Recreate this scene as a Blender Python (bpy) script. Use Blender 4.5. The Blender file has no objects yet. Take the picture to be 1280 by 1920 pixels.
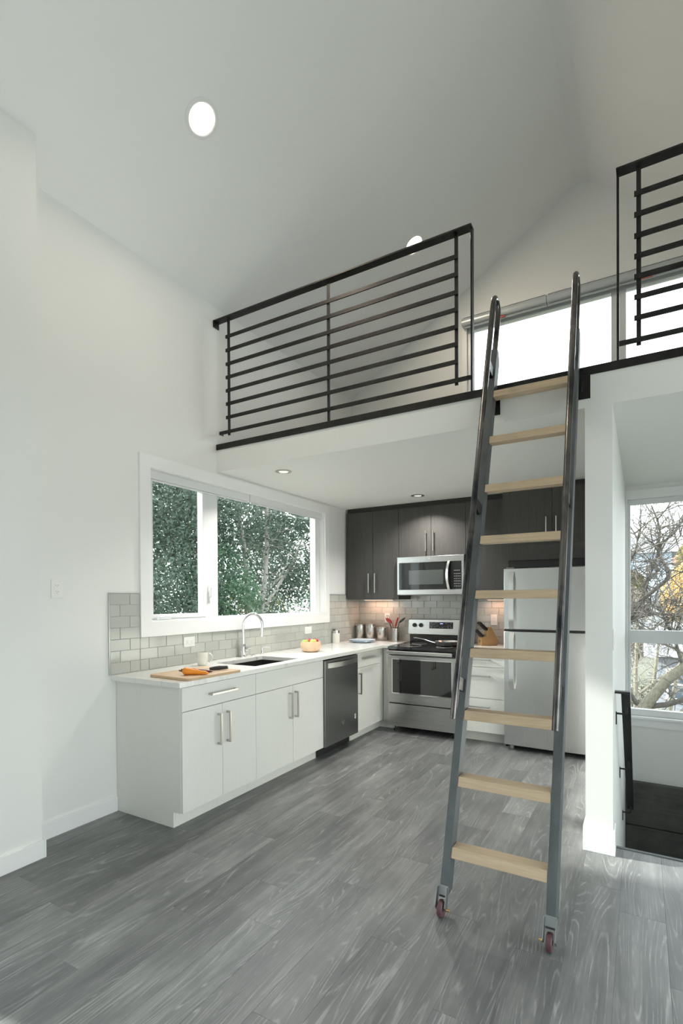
import bpy, bmesh, math, random
from mathutils import Vector, Matrix, noise as mnoise

random.seed(7)
SC = bpy.context.scene
COL = SC.collection

# ------------------------------------------------------------------ camera
cam_d = bpy.data.cameras.new('camera')
cam = bpy.data.objects.new('camera', cam_d)
COL.objects.link(cam)
cam_d.sensor_fit = 'HORIZONTAL'
cam_d.sensor_width = 36.0
cam_d.lens = 960.27 / 1280 * 36.0
cam_d.shift_x = (640 - 642.85) / 1280
cam_d.shift_y = (1129.16 - 960) / 1280
cam_d.clip_start = 0.05
cam_d.clip_end = 300
R_ = ((0.863714, 0.503953, -0.005403), (0.000872, 0.009225, 0.999957), (-0.503981, 0.863682, -0.007528))
cam.matrix_world = Matrix(((R_[0][0], R_[1][0], -R_[2][0], 3.0524),
                           (R_[0][1], R_[1][1], -R_[2][1], -5.621),
                           (R_[0][2], R_[1][2], -R_[2][2], 1.4179),
                           (0, 0, 0, 1)))
SC.camera = cam

# ------------------------------------------------------------------ world, sun, exposure
SKY = 4.2
world = bpy.data.worlds.new('sky')
SC.world = world
world.use_nodes = True
wn = world.node_tree.nodes
wn['Background'].inputs['Color'].default_value = (0.93, 0.965, 1.0, 1)
wn['Background'].inputs['Strength'].default_value = SKY

sun_d = bpy.data.lights.new('sun', 'SUN')
sun_d.energy = 13.0
sun_d.angle = math.radians(2.5)
sun_d.color = (1.0, 0.95, 0.88)
sun = bpy.data.objects.new('sun', sun_d)
COL.objects.link(sun)
SUN_DIR = Vector((1.0, 0.13, -0.47)).normalized()
sun.rotation_euler = SUN_DIR.to_track_quat('-Z', 'Y').to_euler()
sun.location = (-14, -4, 8)


def portal(name, loc, rot, sx, sy):
    l = bpy.data.lights.new(name, 'AREA')
    l.shape = 'RECTANGLE'
    l.size, l.size_y = sx, sy
    l.cycles.is_portal = True
    o = bpy.data.objects.new(name, l)
    o.location = loc
    o.rotation_euler = rot
    COL.objects.link(o)


H = math.pi / 2
portal('daylight_left', (-0.2, -5.8, 1.05), (0, -H, 0), 2.1, 2.0)
portal('daylight_right', (5.36, -4.85, 1.2), (0, H, 0), 2.4, 4.2)
portal('daylight_kitchen', (-0.3, -1.95, 1.8), (0, -H, 0), 1.1, 2.4)
portal('daylight_stair', (3.95, 0.3, 1.3), (-H, 0, 0), 2.1, 2.1)
portal('daylight_loft', (2.8, 0.3, 3.8), (-H, 0, 0), 2.8, 1.1)

SC.view_settings.view_transform = 'Standard'
SC.view_settings.look = 'None'
SC.view_settings.gamma = 1.0
SC.view_settings.use_curve_mapping = False
SC.view_settings.exposure = 0.30
cy = SC.cycles
cy.use_denoising = True
cy.max_bounces = 12
cy.diffuse_bounces = 7
cy.glossy_bounces = 5
cy.transmission_bounces = 6
cy.transparent_max_bounces = 16
cy.sample_clamp_indirect = 6.0
cy.caustics_reflective = False
cy.caustics_refractive = False


# ------------------------------------------------------------------ materials
def new_mat(name):
    m = bpy.data.materials.new(name)
    m.use_nodes = True
    nt = m.node_tree
    return m, nt, nt.nodes['Principled BSDF']


def nd(nt, kind, **kw):
    n = nt.nodes.new(kind)
    for k, v in kw.items():
        if k == 'op':
            n.operation = v
        elif k.startswith('i_'):
            n.inputs[k[2:].replace('_', ' ')].default_value = v
        else:
            setattr(n, k, v)
    return n


def lk(nt, a, b):
    nt.links.new(a, b)


def mth(nt, op, a, b=None, c=None):
    n = nt.nodes.new('ShaderNodeMath')
    n.operation = op
    for i, v in enumerate((a, b, c)):
        if v is None:
            continue
        if isinstance(v, (int, float)):
            n.inputs[i].default_value = v
        else:
            nt.links.new(v, n.inputs[i])
    return n.outputs[0]


def mixc(nt, fac, a, b):
    n = nt.nodes.new('ShaderNodeMix')
    n.data_type = 'RGBA'
    for sock, v in ((n.inputs[0], fac), (n.inputs[6], a), (n.inputs[7], b)):
        if isinstance(v, (int, float)):
            sock.default_value = v
        elif isinstance(v, tuple):
            sock.default_value = (*v, 1) if len(v) == 3 else v
        else:
            nt.links.new(v, sock)
    return n.outputs[2]


def ramp(nt, fac, stops):
    n = nt.nodes.new('ShaderNodeValToRGB')
    e = n.color_ramp.elements
    while len(e) < len(stops):
        e.new(0.5)
    for i, (p, c) in enumerate(stops):
        e[i].position = p
        e[i].color = (*c, 1) if isinstance(c, tuple) else (c, c, c, 1)
    nt.links.new(fac, n.inputs[0])
    return n.outputs[0]


def coords(nt, scale=(1, 1, 1), kind='Object', perobj=False):
    tc = nt.nodes.new('ShaderNodeTexCoord')
    out = tc.outputs[kind]
    if perobj:
        oi = nt.nodes.new('ShaderNodeObjectInfo')
        v = nt.nodes.new('ShaderNodeVectorMath')
        v.operation = 'MULTIPLY_ADD'
        nt.links.new(oi.outputs['Random'], v.inputs[0])
        v.inputs[1].default_value = (37.0, 91.0, 53.0)
        nt.links.new(out, v.inputs[2])
        out = v.outputs[0]
    mp = nt.nodes.new('ShaderNodeMapping')
    mp.inputs['Scale'].default_value = scale
    nt.links.new(out, mp.inputs[0])
    return mp.outputs[0]


def noise(nt, vec, scale=5, detail=3, rough=0.5, dist=0):
    n = nt.nodes.new('ShaderNodeTexNoise')
    n.inputs['Scale'].default_value = scale
    n.inputs['Detail'].default_value = detail
    n.inputs['Roughness'].default_value = rough
    n.inputs['Distortion'].default_value = dist
    nt.links.new(vec, n.inputs['Vector'])
    return n.outputs[0]


def bump(nt, p, h, strength=0.1, dist=0.01):
    b = nt.nodes.new('ShaderNodeBump')
    b.inputs['Strength'].default_value = strength
    b.inputs['Distance'].default_value = dist
    nt.links.new(h, b.inputs['Height'])
    nt.links.new(b.outputs[0], p.inputs['Normal'])


def simple(name, col, rough=0.5, metal=0.0, spec=0.5, var=0.06, nscale=6.0, bumps=0.0, coat=0.0):
    """plain surface with a little tonal and gloss variation"""
    m, nt, p = new_mat(name)
    v = coords(nt)
    n = noise(nt, v, nscale, 4, 0.6)
    lo = tuple(c * (1 - var) for c in col)
    hi = tuple(min(1, c * (1 + var)) for c in col)
    lk(nt, mixc(nt, n, lo, hi), p.inputs['Base Color'])
    p.inputs['Roughness'].default_value = rough
    p.inputs['Metallic'].default_value = metal
    p.inputs['Specular IOR Level'].default_value = spec
    p.inputs['Coat Weight'].default_value = coat
    if bumps:
        bump(nt, p, noise(nt, v, nscale * 30, 2), bumps, 0.002)
    return m


def brushed(name, col, rough=0.3, axis=(1, 60, 60), var=0.12, metal=1.0):
    m, nt, p = new_mat(name)
    v = coords(nt, axis)
    n = noise(nt, v, 6, 4, 0.7)
    lo = tuple(c * (1 - var) for c in col)
    hi = tuple(min(1, c * (1 + var)) for c in col)
    lk(nt, mixc(nt, n, lo, hi), p.inputs['Base Color'])
    p.inputs['Metallic'].default_value = metal
    lk(nt, mth(nt, 'MULTIPLY_ADD', n, 0.12, rough - 0.06), p.inputs['Roughness'])
    bump(nt, p, n, 0.01, 0.0005)
    return m


def grain(name, lo, hi, axis=(40, 40, 1.5), rough=0.5, scale=3.0, strength=0.15, perobj=True):
    """straight grained board, stretched along one axis"""
    m, nt, p = new_mat(name)
    v = coords(nt, axis, perobj=perobj)
    n1 = noise(nt, v, scale, 5, 0.65, 0.4)
    n2 = noise(nt, v, scale * 6, 3, 0.6)
    f = mth(nt, 'MULTIPLY_ADD', n2, 0.35, mth(nt, 'MULTIPLY', n1, 0.65))
    lk(nt, ramp(nt, f, [(0.3, lo), (0.7, hi)]), p.inputs['Base Color'])
    p.inputs['Roughness'].default_value = rough
    bump(nt, p, f, strength, 0.002)
    return m


M = {}
M['wall'] = simple('wall_paint', (0.80, 0.805, 0.785), 0.62, spec=0.35, var=0.012, nscale=2, bumps=0.03)
M['ceiling'] = simple('ceiling_paint', (0.90, 0.905, 0.89), 0.8, spec=0.2, var=0.012, nscale=2, bumps=0.03)
M['trim'] = simple('trim_paint', (0.85, 0.855, 0.85), 0.35, var=0.01)
M['vinyl'] = simple('window_vinyl', (0.74, 0.755, 0.76), 0.3, var=0.01)
M['cab_white'] = grain('white_cabinet_laminate', (0.74, 0.74, 0.70), (0.80, 0.80, 0.765), (140, 140, 1.2), 0.42, 2.0, 0.06)
M['cab_dark'] = grain('charcoal_cabinet_laminate', (0.030, 0.028, 0.026), (0.070, 0.066, 0.060), (55, 55, 1.0), 0.6, 2.6, 0.05)
M['dark_shadow'] = simple('charcoal_filler_and_gap_shade', (0.028, 0.027, 0.025), 0.6)  # crown filler, and the refrigerator gap's shade put into the colour
M['steel'] = brushed('stainless_steel', (0.50, 0.50, 0.485), 0.28, (0.5, 160, 160), 0.03)
M['steel_vert'] = brushed('stainless_steel_vertical', (0.60, 0.60, 0.59), 0.25, (60, 60, 0.6), 0.05)
M['dark_steel'] = brushed('graphite_stainless_steel', (0.25, 0.252, 0.25), 0.34, (60, 60, 0.6), 0.05)
M['steel_bright'] = brushed('polished_handle_steel', (0.86, 0.86, 0.85), 0.3, (30, 30, 1), 0.03)
M['nickel'] = brushed('brushed_nickel', (0.56, 0.54, 0.50), 0.3, (30, 30, 30), 0.06)
M['chrome'] = simple('chrome', (0.82, 0.83, 0.84), 0.07, 1.0, var=0.02)
M['black_glass'] = simple('black_glass', (0.010, 0.011, 0.011), 0.04, spec=0.6, var=0.1)
M['oven_glass'] = simple('oven_window_glass', (0.012, 0.012, 0.011), 0.03, spec=0.9, var=0.1, coat=0.4)
M['micro_glass'] = simple('microwave_window_glass', (0.055, 0.062, 0.060), 0.08, spec=0.7, var=0.08)
M['black_enamel'] = simple('black_enamel', (0.012, 0.012, 0.012), 0.25, var=0.15)
M['black_plastic'] = simple('black_plastic', (0.02, 0.02, 0.02), 0.45, var=0.15)
M['grey_plastic'] = simple('grey_plastic', (0.25, 0.25, 0.25), 0.5)
M['white_plastic'] = simple('white_plastic', (0.82, 0.82, 0.80), 0.35, var=0.01)
M['tile'] = None
M['grout'] = simple('grout', (0.66, 0.67, 0.64), 0.8, var=0.05, nscale=30)
M['tile_trim'] = simple('tile_edge_trim', (0.62, 0.63, 0.61), 0.3, 0.8)
M['sink'] = simple('dark_sink_composite', (0.05, 0.05, 0.048), 0.35, 0.3, var=0.1)
M['ceramic'] = simple('cream_ceramic', (0.74, 0.72, 0.66), 0.25, var=0.03)
M['ceramic_in'] = simple('mug_inside_shade', (0.10, 0.09, 0.085), 0.3)  # shade inside the mug put into the colour
M['jar_white'] = simple('white_ceramic', (0.80, 0.79, 0.73), 0.25, var=0.02)
M['plate'] = simple('pale_blue_stoneware', (0.56, 0.66, 0.76), 0.22, var=0.05)
M['carrot'] = simple('orange_carrot_skin', (0.90, 0.30, 0.03), 0.4, var=0.2, nscale=40, bumps=0.3)
M['purple'] = simple('purple_carrot_skin', (0.09, 0.018, 0.03), 0.4, var=0.3, nscale=40, bumps=0.3)
M['stem'] = simple('dry_stem', (0.06, 0.05, 0.03), 0.7, var=0.3)
M['apple_g'] = simple('green_apple_skin', (0.33, 0.53, 0.07), 0.25, var=0.25, nscale=20)
M['apple_y'] = simple('yellow_green_apple_skin', (0.52, 0.60, 0.13), 0.25, var=0.2, nscale=20)
M['apple_r'] = simple('red_apple_skin', (0.50, 0.035, 0.05), 0.25, var=0.45, nscale=26)
M['red_silicone'] = simple('red_silicone', (0.72, 0.06, 0.035), 0.4, var=0.08)
M['dark_red'] = simple('dark_red_nylon', (0.42, 0.05, 0.05), 0.4, var=0.08)
M['brass'] = simple('brass', (0.85, 0.55, 0.25), 0.2, 1.0)
M['caster'] = simple('maroon_polyurethane', (0.11, 0.05, 0.06), 0.4, var=0.15, nscale=30)
M['zinc'] = simple('zinc_plate', (0.36, 0.38, 0.39), 0.4, 1.0, var=0.15, nscale=20)
M['concrete'] = None
M['carpet'] = simple('stair_tread_dark', (0.06, 0.06, 0.06), 0.9, var=0.2, nscale=60, bumps=0.4)
M['display'] = simple('display_black', (0.012, 0.012, 0.014), 0.1)
M['blade'] = simple('knife_steel', (0.75, 0.75, 0.74), 0.2, 1.0)
M['mark'] = simple('dark_print', (0.05, 0.04, 0.03), 0.5)
M['mark_grey'] = simple('grey_print', (0.33, 0.33, 0.33), 0.4)
M['mark_white'] = simple('white_print', (0.75, 0.75, 0.75), 0.4)
M['ground'] = simple('garden_soil_and_grass', (0.095, 0.095, 0.07), 0.95, var=0.4, nscale=1.5)
M['blind'] = simple('blind_cassette_silver', (0.52, 0.55, 0.56), 0.35, 0.3, var=0.03)
M['red_tag'] = simple('red_tag', (0.55, 0.10, 0.07), 0.5)
M['deck'] = simple('pale_bounce_deck', (0.72, 0.71, 0.68), 0.8, var=0.04)  # kept pale so the added deck reflects light indoors
M['roof_metal'] = simple('exterior_render', (0.5, 0.5, 0.5), 0.8)


def mat_light(name, col, strength):
    m, nt, p = new_mat(name)
    v = coords(nt, (1, 1, 1), 'Object')
    p.inputs['Base Color'].default_value = (0.9, 0.85, 0.8, 1)
    p.inputs['Emission Color'].default_value = (*col, 1)
    p.inputs['Emission Strength'].default_value = strength
    p.inputs['Roughness'].default_value = 0.5
    return m


M['lamp'] = mat_light('warm_lamp_diffuser', (1.0, 0.86, 0.70), 5.0)
M['lamp_dim'] = mat_light('dim_lamp_lens', (1.0, 0.97, 0.92), 0.5)  # weakly glowing lens, the kitchen downlights are on
M['led'] = mat_light('blue_clock_digits', (0.10, 0.18, 1.0), 1.2)
M['puck'] = mat_light('under_cabinet_led', (1.0, 0.62, 0.38), 2.0)


def mk_tile():
    m, nt, p = new_mat('glazed_grey_tile')
    v = coords(nt, (1, 1, 1), perobj=True)
    oi = nt.nodes.new('ShaderNodeObjectInfo')
    c = mixc(nt, oi.outputs['Random'], (0.44, 0.45, 0.42), (0.49, 0.50, 0.465))
    lk(nt, c, p.inputs['Base Color'])
    p.inputs['Roughness'].default_value = 0.07
    p.inputs['Coat Weight'].default_value = 0.3
    bump(nt, p, noise(nt, v, 9, 2, 0.5), 0.10, 0.01)
    return m


M['tile'] = mk_tile()


def mk_quartz():
    m, nt, p = new_mat('white_veined_quartz')
    v = coords(nt, (1, 1, 1))
    w = noise(nt, v, 1.6, 5, 0.6, 1.2)
    d = mth(nt, 'ABSOLUTE', mth(nt, 'SUBTRACT', w, 0.5))
    vein = ramp(nt, d, [(0.0, 1.0), (0.03, 0.0)])
    soft = noise(nt, v, 2.3, 3, 0.5, 0.6)
    f = mth(nt, 'MULTIPLY', vein, ramp(nt, soft, [(0.42, 0.0), (0.65, 0.55)]))
    c = mixc(nt, f, (0.80, 0.80, 0.775), (0.48, 0.47, 0.44))
    c = mixc(nt, ramp(nt, soft, [(0.45, 0.0), (0.8, 0.35)]), c, (0.68, 0.68, 0.66))
    lk(nt, c, p.inputs['Base Color'])
    p.inputs['Roughness'].default_value = 0.16
    return m


M['quartz'] = mk_quartz()


def mk_plank():
    m, nt, p = new_mat('limed_grey_oak_plank')
    oi = nt.nodes.new('ShaderNodeObjectInfo')
    rnd = oi.outputs['Random']
    v1 = coords(nt, (6.0, 0.50, 1), perobj=True)           # slow field: growth rings come out as long arches and knots
    f1 = noise(nt, v1, 1.1, 1.5, 0.4, 0.35)
    v2 = coords(nt, (120, 3.0, 1), perobj=True)            # fine pores
    pores = noise(nt, v2, 1.6, 4, 0.7)
    v3 = coords(nt, (13, 0.7, 1), perobj=True)             # broad streaks
    streak = noise(nt, v3, 1.3, 5, 0.65, 0.5)
    v4 = coords(nt, (3.0, 1.3, 1), perobj=True)
    cloud = noise(nt, v4, 1.8, 4, 0.6)
    rings = mth(nt, 'FRACT', mth(nt, 'ADD', mth(nt, 'MULTIPLY', f1, 24.0), mth(nt, 'MULTIPLY', pores, 0.55)))
    tri = mth(nt, 'ABSOLUTE', mth(nt, 'MULTIPLY_ADD', rings, 2.0, -1.0))
    line = ramp(nt, tri, [(0.70, 0.0), (0.97, 1.0)])
    brk = ramp(nt, noise(nt, coords(nt, (9, 2.0, 1), perobj=True), 1.6, 4, 0.75), [(0.43, 0.0), (0.62, 1.0)])
    line = mth(nt, 'MULTIPLY', line, brk)
    base = ramp(nt, mth(nt, 'MULTIPLY_ADD', streak, 0.5, mth(nt, 'MULTIPLY', cloud, 0.5)),
                [(0.30, (0.085, 0.089, 0.094)), (0.50, (0.165, 0.170, 0.173)), (0.74, (0.31, 0.312, 0.308))])
    base = mixc(nt, mth(nt, 'MULTIPLY', ramp(nt, pores, [(0.35, 1.0), (0.6, 0.0)]), 0.32), base, (0.075, 0.078, 0.082))
    base = mixc(nt, mth(nt, 'MULTIPLY', line, 0.40), base, (0.54, 0.54, 0.53))
    tone = nt.nodes.new('ShaderNodeHueSaturation')
    lk(nt, mth(nt, 'MULTIPLY_ADD', rnd, 0.30, 0.85), tone.inputs['Value'])
    lk(nt, base, tone.inputs['Color'])
    lk(nt, tone.outputs[0], p.inputs['Base Color'])
    lk(nt, mth(nt, 'MULTIPLY_ADD', pores, 0.18, 0.30), p.inputs['Roughness'])
    p.inputs['Specular IOR Level'].default_value = 0.5
    bump(nt, p, mth(nt, 'MULTIPLY_ADD', line, 0.5, pores), 0.10, 0.002)
    return m


M['plank'] = mk_plank()
M['subfloor'] = simple('floor_joint', (0.10, 0.10, 0.10), 0.8)


def mk_black_steel(name, lo, hi, rough, metal, scale=9.0, axis=(1, 1, 1)):
    m, nt, p = new_mat(name)
    v = coords(nt, axis)
    n = noise(nt, v, scale, 6, 0.65, 0.6)
    lk(nt, ramp(nt, n, [(0.35, lo), (0.65, hi)]), p.inputs['Base Color'])
    p.inputs['Metallic'].default_value = metal
    lk(nt, mth(nt, 'MULTIPLY_ADD', n, 0.25, rough - 0.12), p.inputs['Roughness'])
    bump(nt, p, n, 0.05, 0.002)
    return m


M['rail'] = mk_black_steel('blackened_steel', (0.008, 0.008, 0.009), (0.026, 0.025, 0.024), 0.42, 0.4)
M['mill'] = mk_black_steel('mill_scale_steel', (0.075, 0.084, 0.089), (0.125, 0.136, 0.142), 0.55, 0.3, 7, (1, 1, 0.3))
M['tube'] = mk_black_steel('polished_dark_steel_tube', (0.035, 0.038, 0.045), (0.22, 0.20, 0.19), 0.24, 0.9, 5, (1, 1, 0.45))
M['maple'] = grain('pale_hardwood_tread', (0.42, 0.315, 0.205), (0.60, 0.475, 0.335), (1.4, 30, 30), 0.5, 2.4, 0.08)
M['board'] = grain('bamboo_board', (0.50, 0.33, 0.19), (0.66, 0.48, 0.31), (40, 1.4, 40), 0.45, 2.4, 0.05)
M['bowl'] = grain('turned_pale_wood', (0.62, 0.42, 0.26), (0.78, 0.58, 0.40), (14, 14, 2), 0.42, 2.0, 0.05)
M['block'] = grain('knife_block_wood', (0.40, 0.22, 0.09), (0.58, 0.36, 0.17), (40, 3, 40), 0.45, 2.4, 0.05)
M['bark'] = grain('grey_green_bark', (0.10, 0.095, 0.075), (0.28, 0.26, 0.20), (14, 14, 6), 0.9, 2.0, 0.6, perobj=False)
M['bark_pale'] = grain('pale_grey_bark', (0.17, 0.165, 0.15), (0.32, 0.31, 0.28), (14, 14, 5), 0.9, 2.0, 0.5, perobj=False)
M['bark_dark'] = grain('dark_grey_bark', (0.05, 0.046, 0.042), (0.17, 0.155, 0.135), (14, 14, 6), 0.9, 2.0, 0.5, perobj=False)
M['twig'] = simple('grey_twig', (0.21, 0.20, 0.185), 0.85, var=0.35, nscale=3)


def mk_concrete():
    m, nt, p = new_mat('dark_board_formed_concrete')
    v = coords(nt, (1, 1, 1))
    n = noise(nt, v, 3.5, 8, 0.7, 0.4)
    n2 = noise(nt, coords(nt, (0.6, 1, 9)), 3, 5, 0.6)
    f = mth(nt, 'MULTIPLY_ADD', n2, 0.4, mth(nt, 'MULTIPLY', n, 0.6))
    lk(nt, ramp(nt, f, [(0.3, (0.045, 0.046, 0.044)), (0.7, (0.135, 0.135, 0.125))]), p.inputs['Base Color'])
    p.inputs['Roughness'].default_value = 0.85
    bump(nt, p, n, 0.35, 0.01)
    return m


M['concrete'] = mk_concrete()


def mk_glass():
    m = bpy.data.materials.new('window_glass')
    m.use_nodes = True
    nt = m.node_tree
    nt.nodes.clear()
    out = nt.nodes.new('ShaderNodeOutputMaterial')
    tr = nt.nodes.new('ShaderNodeBsdfTransparent')
    tr.inputs[0].default_value = (0.94, 0.97, 0.96, 1)
    gl = nt.nodes.new('ShaderNodeBsdfGlossy')
    gl.inputs['Roughness'].default_value = 0.0
    lw = nt.nodes.new('ShaderNodeLayerWeight')
    lw.inputs[0].default_value = 0.12
    f = mth(nt, 'MULTIPLY_ADD', lw.outputs['Fresnel'], 0.9, 0.02)
    f = mth(nt, 'MINIMUM', f, 0.6)
    mx = nt.nodes.new('ShaderNodeMixShader')
    lk(nt, f, mx.inputs[0])
    lk(nt, tr.outputs[0], mx.inputs[1])
    lk(nt, gl.outputs[0], mx.inputs[2])
    lk(nt, mx.outputs[0], out.inputs[0])
    return m


M['glass'] = mk_glass()


def mk_leaf(name, a, b, sub=0.25):
    m, nt, p = new_mat(name)
    v = coords(nt)
    n = noise(nt, v, 3.0, 3, 0.6)
    n2 = noise(nt, v, 23.0, 2, 0.5)
    lk(nt, ramp(nt, mth(nt, 'MULTIPLY_ADD', n2, 0.5, mth(nt, 'MULTIPLY', n, 0.5)), [(0.35, a), (0.65, b)]), p.inputs['Base Color'])
    p.inputs['Roughness'].default_value = 0.5
    p.inputs['Specular IOR Level'].default_value = 0.25
    p.inputs['Transmission Weight'].default_value = 0.0
    p.inputs['Subsurface Weight'].default_value = 0.0
    nt2 = nt
    tl = nt2.nodes.new('ShaderNodeBsdfTranslucent')
    tl.inputs[0].default_value = (*[min(1, c * 1.6) for c in b], 1)
    mx = nt2.nodes.new('ShaderNodeMixShader')
    mx.inputs[0].default_value = sub
    out = nt2.nodes['Material Output']
    lk(nt2, p.outputs[0], mx.inputs[1])
    lk(nt2, tl.outputs[0], mx.inputs[2])
    lk(nt2, mx.outputs[0], out.inputs[0])
    return m


M['leaf_dark'] = mk_leaf('dark_evergreen_leaf', (0.030, 0.050, 0.039), (0.095, 0.135, 0.102), 0.2)
M['leaf_mid'] = mk_leaf('mid_green_leaf', (0.035, 0.075, 0.050), (0.11, 0.185, 0.115), 0.2)
M['leaf_olive'] = mk_leaf('olive_leaf', (0.07, 0.08, 0.025), (0.22, 0.20, 0.06))
M['leaf_autumn'] = mk_leaf('autumn_yellow_leaf', (0.40, 0.25, 0.08), (0.66, 0.47, 0.19))
M['leaf_rust'] = mk_leaf('rust_brown_leaf', (0.17, 0.13, 0.10), (0.33, 0.27, 0.21))
M['leaf_grey'] = mk_leaf('grey_green_leaf', (0.10, 0.11, 0.08), (0.22, 0.23, 0.17))
M['siding_blue'] = simple('pale_blue_siding', (0.46, 0.55, 0.66), 0.7, var=0.05)
M['siding_lilac'] = simple('grey_lilac_siding', (0.34, 0.36, 0.42), 0.7, var=0.05)
M['siding_cream'] = simple('cream_siding', (0.68, 0.66, 0.60), 0.7, var=0.05)
M['shingle'] = simple('grey_roof_shingle', (0.22, 0.23, 0.25), 0.9, var=0.2, nscale=20)
M['shingle_red'] = simple('red_roof_shingle', (0.36, 0.16, 0.11), 0.9, var=0.2, nscale=20)
M['far_glass'] = simple('far_window_glass', (0.10, 0.13, 0.16), 0.1, var=0.1)


# ------------------------------------------------------------------ mesh helpers (world coordinates, metres)
class MB:
    def __init__(self):
        self.v, self.f = [], []
        self.T = None

    def add(self, vs, fs):
        b = len(self.v)
        if self.T is not None:
            vs = [tuple(self.T @ Vector(p)) for p in vs]
        self.v += [tuple(p) for p in vs]
        self.f += [tuple(b + i for i in q) for q in fs]
        return self

    def box(self, x0, x1, y0, y1, z0, z1):
        x0, x1 = min(x0, x1), max(x0, x1)
        y0, y1 = min(y0, y1), max(y0, y1)
        z0, z1 = min(z0, z1), max(z0, z1)
        return self.add([(x0, y0, z0), (x1, y0, z0), (x1, y1, z0), (x0, y1, z0), (x0, y0, z1), (x1, y0, z1), (x1, y1, z1), (x0, y1, z1)],
                        [(0, 3, 2, 1), (4, 5, 6, 7), (0, 1, 5, 4), (1, 2, 6, 5), (2, 3, 7, 6), (3, 0, 4, 7)])

    def prism(self, pts, lo, hi, axis='y'):
        """polygon in the two other axes, pulled along axis"""
        n = len(pts)

        def mk(p, w):
            a, b = p
            return {'x': (w, a, b), 'y': (a, w, b), 'z': (a, b, w)}[axis]
        vs = [mk(p, lo) for p in pts] + [mk(p, hi) for p in pts]
        fs = [tuple(range(n))[::-1], tuple(range(n, 2 * n))] + [(i, (i + 1) % n, n + (i + 1) % n, n + i) for i in range(n)]
        return self.add(vs, fs)

    def grid(self, us, vs_, w0, w1, keep, axes='xyz'):
        """slab of cells; keep(uc, vc) tells which stay; axes says what u, v, w are"""
        idx = {}
        pts, fs = [], []

        def P(i, j, k):
            key = (i, j, k)
            if key not in idx:
                d = dict(zip(axes, (us[i], vs_[j], (w0, w1)[k])))
                idx[key] = len(pts)
                pts.append((d['x'], d['y'], d['z']))
            return idx[key]
        nu, nv = len(us) - 1, len(vs_) - 1
        K = [[bool(keep((us[i] + us[i + 1]) / 2, (vs_[j] + vs_[j + 1]) / 2)) for j in range(nv)] for i in range(nu)]

        def on(i, j):
            return 0 <= i < nu and 0 <= j < nv and K[i][j]
        for i in range(nu):
            for j in range(nv):
                if not K[i][j]:
                    continue
                fs.append((P(i, j, 0), P(i, j + 1, 0), P(i + 1, j + 1, 0), P(i + 1, j, 0)))
                fs.append((P(i, j, 1), P(i + 1, j, 1), P(i + 1, j + 1, 1), P(i, j + 1, 1)))
                if not on(i - 1, j):
                    fs.append((P(i, j, 0), P(i, j, 1), P(i, j + 1, 1), P(i, j + 1, 0)))
                if not on(i + 1, j):
                    fs.append((P(i + 1, j, 0), P(i + 1, j + 1, 0), P(i + 1, j + 1, 1), P(i + 1, j, 1)))
                if not on(i, j - 1):
                    fs.append((P(i, j, 0), P(i + 1, j, 0), P(i + 1, j, 1), P(i, j, 1)))
                if not on(i, j + 1):
                    fs.append((P(i, j + 1, 0), P(i, j + 1, 1), P(i + 1, j + 1, 1), P(i + 1, j + 1, 0)))
        return self.add(pts, fs)

    def lathe(self, prof, c=(0, 0, 0), seg=24, axis='z', sx=1.0, sy=1.0):
        """profile [(r, h)] turned about an axis; r=0 ends close"""
        vs, fs = [], []
        rows = []
        for r, h in prof:
            if r < 1e-6:
                rows.append([len(vs)])
                vs.append((0, 0, h))
            else:
                rows.append(list(range(len(vs), len(vs) + seg)))
                vs += [(r * sx * math.cos(2 * math.pi * k / seg), r * sy * math.sin(2 * math.pi * k / seg), h) for k in range(seg)]
        for a, b in zip(rows, rows[1:]):
            for k in range(seg):
                k2 = (k + 1) % seg
                if len(a) == 1 and len(b) == 1:
                    continue
                if len(a) == 1:
                    fs.append((a[0], b[k2], b[k]))
                elif len(b) == 1:
                    fs.append((a[k], a[k2], b[0]))
                else:
                    fs.append((a[k], a[k2], b[k2], b[k]))
        for row, flip in ((rows[0], True), (rows[-1], False)):
            if len(row) > 1:
                fs.append(tuple(row[::-1] if flip else row))

        def mp(p):
            x, y, z = p
            if axis == 'x':
                x, y, z = z, x, y
            elif axis == 'y':
                x, y, z = x, z, y
            return (x + c[0], y + c[1], z + c[2])
        return self.add([mp(p) for p in vs], fs)

    def tube(self, pts, r, seg=10, closed=False, sq=None):
        """swept round (or flat when sq=(half_w, half_h)) bar along pts; r may be a list"""
        pts = [Vector(p) for p in pts]
        n = len(pts)
        rs = r if isinstance(r, (list, tuple)) else [r] * n
        tans = []
        for i in range(n):
            a = pts[(i - 1) % n] if (closed or i > 0) else pts[i]
            b = pts[(i + 1) % n] if (closed or i < n - 1) else pts[i]
            t = (b - a)
            tans.append(t.normalized() if t.length > 1e-9 else Vector((0, 0, 1)))
        t0 = tans[0]
        ref = Vector((0, 0, 1)) if abs(t0.z) < 0.9 else Vector((1, 0, 0))
        u = t0.cross(ref).normalized()
        vs, fs = [], []
        for i in range(n):
            t = tans[i]
            u = (u - t * u.dot(t))
            u = u.normalized() if u.length > 1e-6 else t.orthogonal().normalized()
            w = t.cross(u)
            for k in range(seg):
                a = 2 * math.pi * k / seg
                if sq:
                    cx_, cy_ = [(-1, -1), (1, -1), (1, 1), (-1, 1)][k]
                    vs.append(pts[i] + u * cx_ * sq[0] + w * cy_ * sq[1])
                else:
                    vs.append(pts[i] + (u * math.cos(a) + w * math.sin(a)) * rs[i])
        m = n if closed else n - 1
        for i in range(m):
            j = (i + 1) % n
            for k in range(seg):
                k2 = (k + 1) % seg
                fs.append((i * seg + k, i * seg + k2, j * seg + k2, j * seg + k))
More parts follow.
